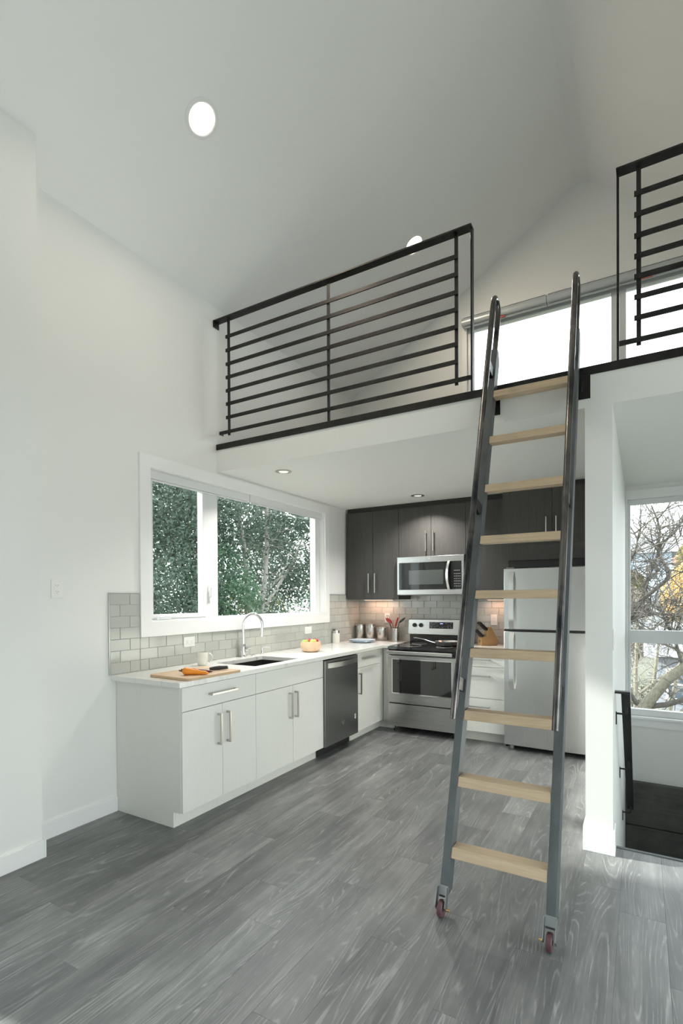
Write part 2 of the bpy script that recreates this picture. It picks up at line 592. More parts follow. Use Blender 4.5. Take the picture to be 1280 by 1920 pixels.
        if not closed:
            fs.append(tuple(range(seg))[::-1])
            fs.append(tuple((n - 1) * seg + k for k in range(seg)))
        return self.add([tuple(p) for p in vs], fs)

    def ball(self, c, r, seg=16, rings=10, sc=(1, 1, 1)):
        prof = [(r * math.sin(math.pi * i / rings), -r * math.cos(math.pi * i / rings)) for i in range(rings + 1)]
        prof[0] = (0, -r)
        prof[-1] = (0, r)
        old = self.T
        L = Matrix.Translation(c) @ Matrix.Diagonal((*sc, 1))
        self.T = L if old is None else old @ L
        self.lathe(prof, seg=seg)
        self.T = old
        return self

    def mesh(self, name, mat, origin=(0, 0, 0), smooth=None, recalc=True):
        me = bpy.data.meshes.new(name)
        o = Vector(origin)
        me.from_pydata([tuple(Vector(p) - o) for p in self.v], [], self.f)
        if recalc:
            bm = bmesh.new()
            bm.from_mesh(me)
            bmesh.ops.recalc_face_normals(bm, faces=bm.faces)
            bm.to_mesh(me)
            bm.free()
        me.materials.append(mat)
        if smooth:
            me.shade_smooth()
            me.set_sharp_from_angle(angle=math.radians(smooth))
        return me

    def build(self, name, mat, parent=None, smooth=None, bevel=0.0, origin=None, recalc=True):
        if origin is None:
            if parent is not None:
                origin = parent['_o'] if '_o' in parent.keys() else (0, 0, 0)
                origin = ORI.get(parent.name, (0, 0, 0))
            else:
                xs = [p[0] for p in self.v]
                ys = [p[1] for p in self.v]
                zs = [p[2] for p in self.v]
                origin = ((min(xs) + max(xs)) / 2, (min(ys) + max(ys)) / 2, min(zs))
        me = self.mesh(name, mat, origin, smooth, recalc)
        o = bpy.data.objects.new(name, me)
        COL.objects.link(o)
        ORI[o.name] = tuple(origin)
        if parent is not None:
            o.parent = parent
            po = ORI.get(parent.name, (0, 0, 0))
            o.location = Vector(origin) - Vector(po)
        else:
            o.location = origin
        if bevel:
            b = o.modifiers.new('edge', 'BEVEL')
            b.width = bevel
            b.segments = 2
            b.limit_method = 'ANGLE'
            b.angle_limit = math.radians(40)
            b.harden_normals = False
        return o


ORI = {}


def tag(o, label=None, cat=None, group=None, kind=None):
    if label:
        o['label'] = label
    if cat:
        o['category'] = cat
    if group:
        o['group'] = group
    if kind:
        o['kind'] = kind
    return o


def thing(name, loc, label, cat, group=None):
    o = bpy.data.objects.new(name, None)
    o.empty_display_size = 0.1
    COL.objects.link(o)
    o.location = loc
    ORI[o.name] = tuple(loc)
    return tag(o, label, cat, group)


def struct(o):
    o['kind'] = 'structure'
    return o


def dup(root, loc, rotz=None, label=None, group=None):
    r = root.copy()
    COL.objects.link(r)
    r.location = loc
    ORI[r.name] = tuple(loc)
    if rotz is not None:
        r.rotation_euler = (0, 0, rotz)
    if label:
        r['label'] = label
    if group:
        r['group'] = group
    for ch in list(root.children):
        c = ch.copy()
        COL.objects.link(c)
        c.parent = r
        ORI[c.name] = tuple(loc)
        for g in ch.children:
            d = g.copy()
            COL.objects.link(d)
            d.parent = c
    return r


def bx(*a):
    return MB().box(*a)


# ------------------------------------------------------------------ key dimensions
YL = -2.461                                    # loft edge
XR = 5.1                                       # right wall
YB = -7.2                                      # wall behind the camera
ZS = 2.473                                     # soffit under the loft
ZW = 3.836                                     # eave height
YG = -0.163                                    # loft gable inner face
XRID0, XRID1, ZRID = 2.50, 2.615, 5.41
XP0, XP1 = 2.778, 2.914                        # partition beside the stairs
YST = -2.345                                   # floor edge at the stairs
ROWW = 0.178

# ------------------------------------------------------------------ floor
fl = bx(0, XP0, YB, 0, -0.25, -0.006).box(XP0, XR, YB, YST + 0.002, -0.25, -0.006).build('floor', M['subfloor'], origin=(0, 0, 0))
struct(fl)
plank_cache = {}


def plank_mesh(w, l):
    key = (round(w, 3), round(l, 3))
    if key not in plank_cache:
        g, c, h = 0.0002, 0.0005, 0.006
        x0, x1, y0, y1 = g, w - g, g, l - g
        m = MB()
        vs = [(x0, y0, -h), (x1, y0, -h), (x1, y1, -h), (x0, y1, -h),
              (x0, y0, -c), (x1, y0, -c), (x1, y1, -c), (x0, y1, -c),
              (x0 + c, y0 + c, 0), (x1 - c, y0 + c, 0), (x1 - c, y1 - c, 0), (x0 + c, y1 - c, 0)]
        fs = [(8, 9, 10, 11)]
        for a, b in ((0, 4), (4, 8)):
            for k in range(4):
                k2 = (k + 1) % 4
                fs.append((a + k, a + k2, b + k2, b + k))
        m.add(vs, fs)
        plank_cache[key] = m.mesh('plank', M['plank'])
    return plank_cache[key]


PHASE = {5: -4.448, 8: -3.88, 12: -3.402, 16: -3.01}
rng = random.Random(5)
PL = 1.22


def lay(x0, x1, ya, yb, phase):
    k = math.floor((ya - phase) / PL)
    y = phase + k * PL
    while y < yb - 0.001:
        a, b = max(y, ya), min(y + PL, yb)
        if b - a > 0.02:
            o = bpy.data.objects.new('plank', plank_mesh(x1 - x0, b - a))
            COL.objects.link(o)
            o.parent = fl
            o.location = (x0, a, 0)
        y += PL


prev = 0
for k in range(-1, 29):
    xa, xb = 0.115 + ROWW * k, 0.115 + ROWW * (k + 1)
    xa, xb = max(xa, 0.001), min(xb, XR - 0.001)
    if xb - xa < 0.02:
        continue
    ph = PHASE.get(k)
    if ph is None:
        ph = prev + rng.choice((0.37, 0.46, 0.55, 0.67, 0.8))
    prev = ph
    if xb <= XP0:
        lay(xa, xb, YB, -0.001, ph)
    elif xa < XP0:
        lay(xa, xb, YB, YL - 0.001, ph)
        lay(xa, XP0 - 0.001, YL - 0.001, -0.001, ph)
    elif xa < XP1:
        lay(xa, xb, YB, YL - 0.001, ph)
        lay(XP1 + 0.001, xb, YL - 0.001, YST - 0.012, ph)
    else:
        lay(xa, xb, YB, YST - 0.012, ph)
# metal nosing at the stair edge
struct(bx(XP1 + 0.001, XR - 0.001, YST - 0.012, YST + 0.012, -0.03, 0.004).build('trim_1', M['mill'], bevel=0.002))

# ------------------------------------------------------------------ walls
WIN = dict(y0=-3.14, y1=-0.80, z0=1.255, z1=2.362)           # kitchen window opening
wl = MB()
wl.grid([-4.03, WIN['y0'], WIN['y1'], 0.0], [-2.9, WIN['z0'], WIN['z1'], ZW], -0.13, 0.0,
        lambda u, v: not (WIN['y0'] < u < WIN['y1'] and WIN['z0'] < v < WIN['z1']), 'yzx')
wall_left = struct(wl.build('wall_left', M['wall'], origin=(0, 0, 0)))
LD = dict(y0=-6.8, y1=-4.80, z0=0.02, z1=2.1)
struct(MB().grid([YB, LD['y0'], LD['y1'], -4.0305], [-2.9, LD['z0'], LD['z1'], 3.95], -0.13, 0.2,
                 lambda u, v: not (LD['y0'] < u < LD['y1'] and LD['z0'] < v < LD['z1']), 'yzx').build('wall_left_near', M['wall'], origin=(0, 0, 0)))

SW = dict(x0=2.935, x1=4.95, z0=0.285, z1=2.345)             # stair window opening
wb = MB()
wb.grid([-0.13, SW['x0'], SW['x1'], XR + 0.22], [-2.9, SW['z0'], SW['z1'], ZS], 0.0, 0.09,
        lambda u, v: not (SW['x0'] < u < SW['x1'] and SW['z0'] < v < SW['z1']), 'xzy')
wall_back = struct(wb.build('wall_back', M['wall'], origin=(0, 0, 0)))

LW = dict(x0=1.43, x1=3.98, z0=3.25, z1=4.34)                # loft window opening
SL = (ZRID - ZW) / XRID0


def roofz(x):
    if x <= XRID0:
        return ZW + SL * x
    if x <= XRID1:
        return ZRID
    return ZRID - (x - XRID1) * 0.715


gw = MB()
for a, b in ((0.0, LW['x0']), (LW['x1'], XR)):
    xs = [a] + [x for x in (XRID0, XRID1) if a < x < b] + [b]
    gw.prism([(a, ZS + 0.2), (b, ZS + 0.2)] + [(x, roofz(x)) for x in xs[::-1]], YG, YG + 0.10)
gw.prism([(LW['x0'], LW['z1']), (LW['x1'], LW['z1'])] + [(x, roofz(x)) for x in (LW['x1'], XRID1, XRID0, LW['x0'])], YG, YG + 0.10)
gw.prism([(LW['x0'], ZS + 0.2), (LW['x1'], ZS + 0.2), (LW['x1'], LW['z0']), (LW['x0'], LW['z0'])], YG, YG + 0.10)
struct(gw.build('wall_gable', M['wall'], origin=(0, 0, 0)))

RW = dict(y0=-6.95, y1=-2.75, z0=0.03, z1=2.4)
wr = MB()
wr.grid([YB, RW['y0'], RW['y1'], 0.22], [-2.9, RW['z0'], RW['z1'], roofz(XR)], XR, XR + 0.22,
        lambda u, v: not (RW['y0'] < u < RW['y1'] and RW['z0'] < v < RW['z1']), 'yzx')
struct(wr.build('wall_right', M['wall'], origin=(0, 0, 0)))

# wall behind the camera
rw = MB()
rw.prism([(-0.13, -2.9), (XR + 0.22, -2.9), (XR + 0.22, roofz(XR)), (XR, roofz(XR)), (XRID1, ZRID), (XRID0, ZRID), (0, ZW), (-0.13, ZW)], YB - 0.15, YB)
struct(rw.build('wall_rear', M['wall'], origin=(0, 0, 0)))

# partition between kitchen and stairs, ends in the white pier
struct(bx(XP0, XP1, YL, 0.0, -2.9, ZS).build('wall_stair', M['wall'], origin=(0, 0, 0)))

# sloped ceiling and soffit
cl = MB()
cl.prism([(-0.25, ZW - 0.25 * SL), (0, ZW), (XRID0, ZRID), (XRID1, ZRID), (XR, roofz(XR)), (XR + 0.25, roofz(XR + 0.25)),
          (XR + 0.25, roofz(XR + 0.25) + 0.25), (XRID1, ZRID + 0.25), (XRID0, ZRID + 0.25), (-0.25, ZW + 0.25 - 0.25 * SL)], YB - 0.25, 0.25)
struct(cl.build('ceiling', M['ceiling'], origin=(0, 0, 0)))
struct(bx(0.0, XR, YL, 0.0, ZS, 2.652).build('ceiling_soffit', M['wall'], origin=(0, 0, 0)))
struct(bx(0.0, XR, YL + 0.04, YG, 2.6525, 2.69).build('floor_loft', M['plank'], origin=(0, 0, 0)))
# blackened steel angle along the loft edge
struct(MB().box(0.004, XR, YL - 0.008, YL - 0.001, 2.652, 2.698).box(0.004, XR, YL - 0.001, YL + 0.039, 2.691, 2.698)
       .build('trim_2', M['rail'], origin=(0, YL, 2.652)))

# baseboards
struct(bx(0.0005, 0.014, -4.03, -3.424, 0, 0.098).build('baseboard_left', M['trim'], bevel=0.002))
struct(MB().box(0.2, 0.214, -4.79, -4.03, 0, 0.098).box(0.0145, 0.214, -4.0299, -4.016, 0, 0.098).build('baseboard_left_jog', M['trim'], bevel=0.002))
struct(MB().box(XP0 - 0.012, XP1 + 0.012, YL - 0.013, YL - 0.0005, 0, 0.139).box(XP1 + 0.0005, XP1 + 0.012, YL - 0.0005, YST - 0.0125, 0.004, 0.139)
       .box(XP0 - 0.012, XP0 - 0.0005, YL - 0.0005, -0.76, 0, 0.139).build('baseboard_pier', M['trim'], bevel=0.002))

# ------------------------------------------------------------------ kitchen window
w1 = thing('window_1', (0, -1.97, 1.255), None, None)
w1['kind'] = 'structure'
cz0, cz1 = 1.15, 2.452
cas = MB()
cas.grid([-3.233, WIN['y0'], WIN['y1'], -0.7207], [cz0, WIN['z0'], WIN['z1'], cz1], 0.0005, 0.02,
         lambda u, v: not (WIN['y0'] < u < WIN['y1'] and WIN['z0'] < v < WIN['z1']), 'yzx')
cas.build('window_casing', M['trim'], w1, bevel=0.0015)
GX = -0.085
fr = MB()
e = 0.0005
fr.grid([WIN['y0'] + e, WIN['y0'] + 0.035, -2.535, -2.40, -0.895, WIN['y1'] - e], [WIN['z0'] + e, 1.272, 2.335, WIN['z1'] - e], GX - 0.04, GX + 0.03,
        lambda u, v: not (1.272 < v < 2.335 and (WIN['y0'] + 0.035 < u < -2.535 or -2.40 < u < -0.895)), 'yzx')
fr.build('window_frame', M['vinyl'], w1, bevel=0.002)
# reveal lining (jamb boards)
rv = MB()
rv.box(GX + 0.031, 0.0, WIN['y1'] - 0.012, WIN['y1'] - e, WIN['z0'] + e, WIN['z1'] - e)
rv.box(GX + 0.031, 0.0, WIN['y0'] + e, WIN['y0'] + 0.012, WIN['z0'] + e, WIN['z1'] - e)
rv.box(GX + 0.031, 0.0, WIN['y0'] + 0.0125, WIN['y1'] - 0.0125, WIN['z0'] + e, WIN['z0'] + 0.010)
rv.build('window_jamb', M['trim'], w1)
sa = MB()
sa.grid([-3.103, -3.07, -2.575, -2.537], [1.274, 1.305, 2.30, 2.333], GX - 0.025, GX + 0.036,
        lambda u, v: not (-3.07 < u < -2.575 and 1.305 < v < 2.30), 'yzx')
sash = sa.build('window_sash', M['vinyl'], w1, bevel=0.003)
bx(GX - 0.006, GX, -3.0695, -2.5755, 1.3055, 2.2995).build('window_pane', M['glass'], w1)
bx(GX - 0.006, GX, -2.3995, -0.8955, 1.2725, 2.3345).build('window_pane', M['glass'], w1)
# crank and sash lock
ck = MB().box(GX + 0.032, GX + 0.062, -3.06, -2.93, 1.266, 1.283).tube([(GX + 0.06, -3.03, 1.283), (GX + 0.075, -2.99, 1.288), (GX + 0.075, -2.90, 1.284)], 0.006, 8)
ck.build('window_crank', M['vinyl'], w1, smooth=40)
MB().box(GX + 0.0305, GX + 0.038, -2.52, -2.49, 1.40, 1.52).tube([(GX + 0.038, -2.505, 1.43), (GX + 0.058, -2.505, 1.44), (GX + 0.06, -2.505, 1.51)], 0.007, 8).build('window_latch', M['vinyl'], w1, smooth=40)
for (ya, yb, xa, lab) in ((-3.125, -2.02, -0.03, 'white roller blind housing above the left half of the kitchen window'),
                          (-2.016, -0.815, -0.02, 'white roller blind housing above the right half of the kitchen window')):
    o = thing('roller_blind', (xa, (ya + yb) / 2, 2.30), lab, 'blind', 'roller blinds in the kitchen window')
    MB().prism([(xa - 0.022, 2.300), (xa, 2.300), (xa + 0.002, 2.32), (xa + 0.002, 2.3605), (xa - 0.022, 2.3605)], ya, yb).build('housing', M['vinyl'], o, bevel=0.002)
    MB().tube([(xa - 0.011, ya + 0.01, 2.292), (xa - 0.011, yb - 0.01, 2.292)], 0.007, 8).build('hem_bar', M['vinyl'], o, smooth=40)

# ------------------------------------------------------------------ stair window
w3 = thing('window_3', (3.94, 0, 0.285), None, None)
w3['kind'] = 'structure'
c3 = MB()
c3.grid([2.9145, SW['x0'], SW['x1'], 5.04], [0.185, 0.285, SW['z1'], 2.43], -0.018, -0.0005,
        lambda u, v: not (SW['x0'] < u < SW['x1'] and SW['z0'] < v < SW['z1']), 'xzy')
c3.build('window_casing', M['trim'], w3, bevel=0.0015)
bx(2.9145, 5.05, -0.045, -0.0185, 0.262, 0.284).build('window_sill', M['trim'], w3, bevel=0.002)
f3 = MB()
f3.grid([SW['x0'] + e, 2.958, 3.92, 3.98, 4.92, SW['x1'] - e], [0.286, 0.345, 0.977, 1.099, 2.30, SW['z1'] - e], 0.02, 0.08,
        lambda u, v: not ((2.958 < u < 3.92 or 3.98 < u < 4.92) and (0.345 < v < 0.977 or 1.099 < v < 2.30)), 'xzy')
f3.build('window_frame', M['vinyl'], w3, bevel=0.002)
for xa, xb in ((2.9585, 3.9195), (3.9805, 4.9195)):
    for za, zb in ((0.3455, 0.9765), (1.0995, 2.2995)):
        bx(xa, xb, 0.045, 0.051, za, zb).build('window_pane', M['glass'], w3)

# ------------------------------------------------------------------ loft window
w2 = thing('window_2', (2.84, YG, 3.25), None, None)
w2['kind'] = 'structure'
f2 = MB()
f2.grid([LW['x0'] + e, 1.503, 2.803, 2.926, 3.92, LW['x1'] - e], [3.2505, 3.31, 4.288, LW['z1'] - e], YG + 0.02, YG + 0.09,
        lambda u, v: not (3.31 < v < 4.288 and (1.503 < u < 2.803 or 2.926 < u < 3.92)), 'xzy')
f2.build('window_frame', M['vinyl'], w2, bevel=0.002)
c2 = MB()
c2.grid([LW['x0'] - 0.05, LW['x0'], LW['x1'], LW['x1'] + 0.05], [3.19, 3.25, 4.342, 4.43], YG - 0.014, YG - 0.0005,
        lambda u, v: not (LW['x0'] < u < LW['x1'] and 3.25 < v < 4.342), 'xzy')
c2.build('window_casing', M['trim'], w2)
for xa, xb in ((1.5035, 2.8025), (2.9265, 3.9195)):
    bx(xa, xb, YG + 0.05, YG + 0.056, 3.3105, 4.2875).build('window_pane', M['glass'], w2)
MB().tube([(2.96, YG + 0.019, 3.42), (2.965, YG - 0.01, 3.45), (2.965, YG - 0.015, 3.55)], 0.009, 8).build('window_latch', M['vinyl'], w2, smooth=40)
for xa, xb, lab in ((1.40, 2.245, 'silver roller blind cassette over the left end of the loft window'),
                    (2.25, 4.03, 'long silver roller blind cassette over the loft window behind the right railing')):
    o = thing('roller_blind', ((xa + xb) / 2, YG - 0.05, 4.30), lab, 'blind', 'roller blinds over the loft window')
    pr = [(YG - 0.075 + 0.03 * math.cos(a), 4.345 + 0.042 * math.sin(a)) for a in [math.pi * k / 6 + math.pi / 2 for k in range(7)]] + [(YG - 0.016, 4.303), (YG - 0.016, 4.387)]
    MB().prism(pr, xa, xb, 'x').build('cassette', M['blind'], o, smooth=30)
    bx(xa + 0.01, xb - 0.01, YG - 0.09, YG - 0.016, 4.3875, 4.398).build('mounting_rail', M['vinyl'], o)
    MB().tube([(xa + 0.02, YG - 0.06, 4.293), (xb - 0.02, YG - 0.06, 4.293)], 0.009, 8).build('hem_bar', M['blind'], o, smooth=40)
    xt = xa + 0.36 if xa < 2 else xa + 0.8
    bx(xt, xt + 0.085, YG - 0.0905, YG - 0.0705, 4.285, 4.300).build('red_tag', M['red_tag'], o)

# glazed door in the near left wall and glazed right wall, both outside the picture
w4 = thing('door_1', (0.1, -5.8, 0.02), None, None)
w4['kind'] = 'structure'
f4 = MB()
f4.grid([LD['y0'] + e, -6.72, -5.85, -5.75, -4.88, LD['y1'] - e], [LD['z0'] + e, 0.12, 2.02, LD['z1'] - e], -0.10, -0.03,
        lambda u, v: not (0.12 < v < 2.02 and (-6.72 < u < -5.85 or -5.75 < u < -4.88)), 'yzx')
f4.build('door_frame', M['vinyl'], w4)
for ya, yb in ((-6.7195, -5.8505), (-5.7495, -4.8805)):
    bx(-0.07, -0.064, ya, yb, 0.1205, 2.0195).build('door_pane', M['glass'], w4)
w5 = thing('window_5', (XR, -5.4, 0.03), None, None)
w5['kind'] = 'structure'
f5 = MB()
ys5 = [RW['y0'] + e, -6.88, -4.88, -4.82, -2.82, RW['y1'] - e]
f5.grid(ys5, [RW['z0'] + e, 0.12, 2.32, RW['z1'] - e], XR + 0.06, XR + 0.12,
        lambda u, v: not (0.12 < v < 2.32 and (-6.88 < u < -4.88 or -4.82 < u < -2.82)), 'yzx')
f5.build('window_frame', M['vinyl'], w5)
for ya, yb in ((-6.8795, -4.8805), (-4.8195, -2.8205)):
    bx(XR + 0.085, XR + 0.091, ya, yb, 0.1205, 2.3195).build('window_pane', M['glass'], w5)
# unseen pale deck outside, added to bounce daylight onto the ceiling
struct(MB().box(XR + 0.225, XR + 9.0, YB - 5.0, -0.5, -0.25, -0.03).box(-0.2, XR + 0.2245, YB - 5.0, YB - 0.155, -0.25, -0.03).build('floor_bounce_deck', M['deck'], origin=(XR, YB, -0.25)))

# ------------------------------------------------------------------ stairwell
cw = MB()
cw.box(XP1, XR, -0.08, -0.0005, -2.9, -0.745).box(XP1, XR, -0.07, -0.0005, -0.735, -0.335)
struct(cw.build('wall_stairwell', M['concrete'], origin=(3.9, 0, -2.9), bevel=0.003))
st = thing('staircase', (3.9, YST, 0), 'dark stair flight going down behind the floor edge, right of the white pier', 'stairs')
for k in range(8):
    y = YST + 0.014 + 0.255 * k
    z = -0.19 * (k + 1)
    bx(XP1 + 0.002, 3.95, y, y + 0.275, z - 0.035, z).build('tread', M['carpet'], st, bevel=0.004)
    bx(XP1 + 0.002, 3.95, y, y + 0.018, z + 0.0005, z + 0.19 - 0.036).build('riser', M['trim'], st)

# handrail on the stair side of the pier
hr = thing('stair_handrail', (XP1 + 0.05, -2.2, 0.86), 'dark steel handrail slanting down the stair wall beside the white pier', 'handrail')
hx0, hx1 = 2.945, 2.993
pA, pB = (-2.20, 0.868), (-0.86, -0.30)
MB().prism([(pA[0], pA[1]), (pB[0], pB[1]), (pB[0], pB[1] - 0.012), (pA[0], pA[1] - 0.014)], hx0, hx1, 'x').build('rail', M['rail'], hr, bevel=0.0015)
MB().box(XP1 + 0.001, hx1, pA[0] - 0.05, pA[0] - 0.001, pA[1] - 0.013, pA[1]).box(hx1 - 0.03, hx1, pA[0] - 0.05, pA[0] - 0.038, pA[1] - 0.09, pA[1] - 0.0135).build('wall_return', M['rail'], hr, bevel=0.0015)
for t in (0.07, 0.5, 0.95):
    y = pA[0] + (pB[0] - pA[0]) * t
    z = pA[1] + (pB[1] - pA[1]) * t
    br = MB().box(XP1 + 0.0005, XP1 + 0.006, y - 0.012, y + 0.012, z - 0.14, z - 0.065)
    br.tube([(XP1 + 0.005, y, z - 0.075), (2.965, y, z - 0.075), (2.972, y, z - 0.07), (2.972, y, z - 0.016)], 0.006, 8)
    br.build('bracket', M['rail'], hr, smooth=40)

# ------------------------------------------------------------------ backsplash tiles
TP, TH = 0.1555, 0.0778
ZT0 = 0.9155
YT0 = -3.4748


def tile_mesh(w, h, axis):
    key = ('t', round(w, 3), round(h, 3), axis)
    if key not in plank_cache:
        g, c, d = 0.0012, 0.0016, 0.0075
        a0, a1, b0, b1 = g, w - g, g, h - g
        pts = [(a0, b0, 0), (a1, b0, 0), (a1, b1, 0), (a0, b1, 0), (a0, b0, d - c), (a1, b0, d - c), (a1, b1, d - c), (a0, b1, d - c),
               (a0 + c, b0 + c, d), (a1 - c, b0 + c, d), (a1 - c, b1 - c, d), (a0 + c, b1 - c, d)]
        if axis == 'x':
            pts = [(q, p, r) for p, r, q in pts]
        else:
            pts = [(p, -q, r) for p, r, q in pts]
        fs = [(8, 9, 10, 11)]
        for a, b in ((0, 4), (4, 8)):
            for k in range(4):
                k2 = (k + 1) % 4
                fs.append((a + k, a + k2, b + k2, b + k))
        plank_cache[key] = MB().add(pts, fs).mesh('tile', M['tile'], smooth=20)
    return plank_cache[key]


def put_tiles(parent, axis, u0, u1, z0, z1, phase0, holes=()):
    zz = ZT0
    row = 0
    while zz < z1 - 0.01:
        za, zb = max(zz, z0), min(zz + TH, z1)
        if zb - za > 0.012:
            ph = phase0 + (TP / 2 if row % 2 else 0)
            k = math.floor((u0 - ph) / TP)
            u = ph + k * TP
            while u < u1 - 0.001:
                spans = [(max(u, u0), min(u + TP, u1))]
                for (ha, hb, hz0, hz1) in holes:
                    if za < hz1 - 0.02 and zb > hz0 + 0.02:
                        nxt = []
                        for a, b in spans:
                            if b <= ha or a >= hb:
                                nxt.append((a, b))
                            else:
                                nxt += [(a, min(b, ha)), (max(a, hb), b)]
                        spans = nxt
                for a, b in spans:
                    if b - a > 0.012:
                        o = bpy.data.objects.new('tile', tile_mesh(b - a, zb - za, axis))
                        COL.objects.link(o)
                        o.parent = parent
                        o.location = (0.0025, a, za) if axis == 'x' else (a, -0.0025, za)
                        o.rotation_euler = (rng.gauss(0, 0.002), rng.gauss(0, 0.002), rng.gauss(0, 0.002))
                u += TP
        zz += TH
        row += 1


ZT1 = ZT0 + 7 * TH
bx(0.0003, 0.003, YT0, -0.0003, 0.914, 1.1495).box(0.0003, 0.003, YT0, -3.2335, 1.1495, ZT1).box(0.0003, 0.003, -0.7203, -0.0003, 1.1495, ZT1).build('grout', M['grout'], wall_left)
bx(0.0003, 1.93, -0.003, -0.0003, 0.914, ZT1).build('grout', M['grout'], wall_back)
OUT_B = [(-2.842, -2.733, 1.047, 1.125), (-1.204, -1.074, 1.05, 1.12)]
put_tiles(wall_left, 'x', YT0 + 0.004, -3.2335, ZT0, ZT1, YT0 + 0.004)
put_tiles(wall_left, 'x', -3.2335, -0.7203, ZT0, 1.1495, YT0 + 0.004)
put_tiles(wall_left, 'x', -0.7203, -0.004, ZT0, ZT1, YT0 + 0.004)
put_tiles(wall_back, 'y', 0.011, 1.93, ZT0, ZT1, 0.011)
struct(MB().box(0.0003, 0.011, YT0 - 0.002, YT0 + 0.003, 0.914, ZT1 + 0.003).box(0.0003, 0.011, YT0 + 0.003, -3.2335, ZT1, ZT1 + 0.003)
       .box(0.0003, 0.011, -0.7203, -0.0003, ZT1, ZT1 + 0.003).build('trim_3', M['tile_trim']))


# ------------------------------------------------------------------ cabinets
def pull_x(p, parent, x, y0, y1, z0, z1, mat='nickel'):
    """square bar pull on a front facing +x, standing up (z0..z1) or lying (y0..y1)"""
    m = MB()
    s, off = 0.0055, 0.032
    if z1 - z0 > y1 - y0:
        yc = (y0 + y1) / 2
        m.box(x + off - 0.006, x + off + 0.005, yc - s, yc + s, z0, z1)
        m.box(x, x + off - 0.006, yc - s, yc + s, z0, z0 + 0.013).box(x, x + off - 0.006, yc - s, yc + s, z1 - 0.013, z1)
    else:
        zc = (z0 + z1) / 2
        m.box(x + off - 0.006, x + off + 0.005, y0, y1, zc - s, zc + s)
        m.box(x, x + off - 0.006, y0, y0 + 0.013, zc - s, zc + s).box(x, x + off - 0.006, y1 - 0.013, y1, zc - s, zc + s)
    return m.build('handle', M[mat], parent)


def pull_y(parent, y, x0, x1, z0, z1, mat='nickel'):
    m = MB()
    s, off = 0.0055, 0.032
    if z1 - z0 > x1 - x0:
        xc = (x0 + x1) / 2
        m.box(xc - s, xc + s, y - off - 0.005, y - off + 0.006, z0, z1)
        m.box(xc - s, xc + s, y - off + 0.006, y, z0, z0 + 0.013).box(xc - s, xc + s, y - off + 0.006, y, z1 - 0.013, z1)
    else:
        zc = (z0 + z1) / 2
        m.box(x0, x1, y - off - 0.005, y - off + 0.006, zc - s, zc + s)
        m.box(x0, x0 + 0.013, y - off + 0.006, y, zc - s, zc + s).box(x1 - 0.013, x1, y - off + 0.006, y, zc - s, zc + s)
    return m.build('handle', M[mat], parent)


D, TK, ZD = 0.628, 0.546, 0.1035
DX = 0.609
Y0, Y1, Y2, Y3 = -3.422, -2.7301, -1.8176, -1.2098
ZDR, ZDT = 0.7237, 0.8765
g = 0.0016
W = M['cab_white']

cb = thing('base_cabinet', (0.3, (Y0 + Y1) / 2, 0), 'white base cabinet with exposed end panel at the open end of the run', 'cabinet', 'white base cabinets')
MB().box(0.016, DX - 0.001, Y0 + 0.02, Y1 - g, ZD, ZDT).build('carcass', W, cb)
bx(0.016, TK - 0.001, Y0 + 0.02, Y1 - g, 0, ZD - 0.0005).build('toe_kick', W, cb)
MB().prism([(0.003, 0), (TK, 0), (TK, ZD - 0.004), (DX, ZD - 0.004), (DX, ZDT), (0.003, ZDT)], Y0, Y0 + 0.019).build('end_panel', W, cb, bevel=0.001)
ym = (Y0 + Y1) / 2 + 0.002
dr = bx(DX, D, Y0 + g, Y1 - g, ZDR + 0.002, 0.8735).build('drawer', W, cb, bevel=0.0012)
pull_x(None, dr, D, -3.198, -2.956, 0.80, 0.805)
for a, b, h in ((Y0 + g, ym - g, ym - 0.043), (ym + g, Y1 - g, ym + 0.043)):
    d_ = bx(DX, D, a, b, ZD, ZDR - 0.002).build('door', W, cb, bevel=0.0012)
    pull_x(None, d_, D, h - 0.005, h + 0.005, 0.456, 0.664)

cb = thing('base_cabinet', (0.3, (Y1 + Y2) / 2, 0), 'white sink base cabinet with plain false front over two doors, left of the dishwasher', 'cabinet', 'white base cabinets')
MB().box(0.016, DX - 0.001, Y1 + g, Y2 - 0.004, ZD, 0.66).box(0.59, DX - 0.001, Y1 + g, Y2 - 0.004, 0.6605, ZDT).build('carcass', W, cb)
bx(0.016, TK - 0.001, Y1 - g + 0.0005, Y2 - 0.004, 0, ZD - 0.0005).build('toe_kick', W, cb)
bx(DX, D, Y1 + g, Y2 - 0.004, ZDR + 0.002, 0.8735).build('false_front', W, cb, bevel=0.0012)
ym = (Y1 + Y2) / 2
for a, b, h in ((Y1 + g, ym - g, ym - 0.048), (ym + g, Y2 - 0.004, ym + 0.028)):
    d_ = bx(DX, D, a, b, ZD, ZDR - 0.002).build('door', W, cb, bevel=0.0012)
    pull_x(None, d_, D, h - 0.005, h + 0.005, 0.463, 0.671)

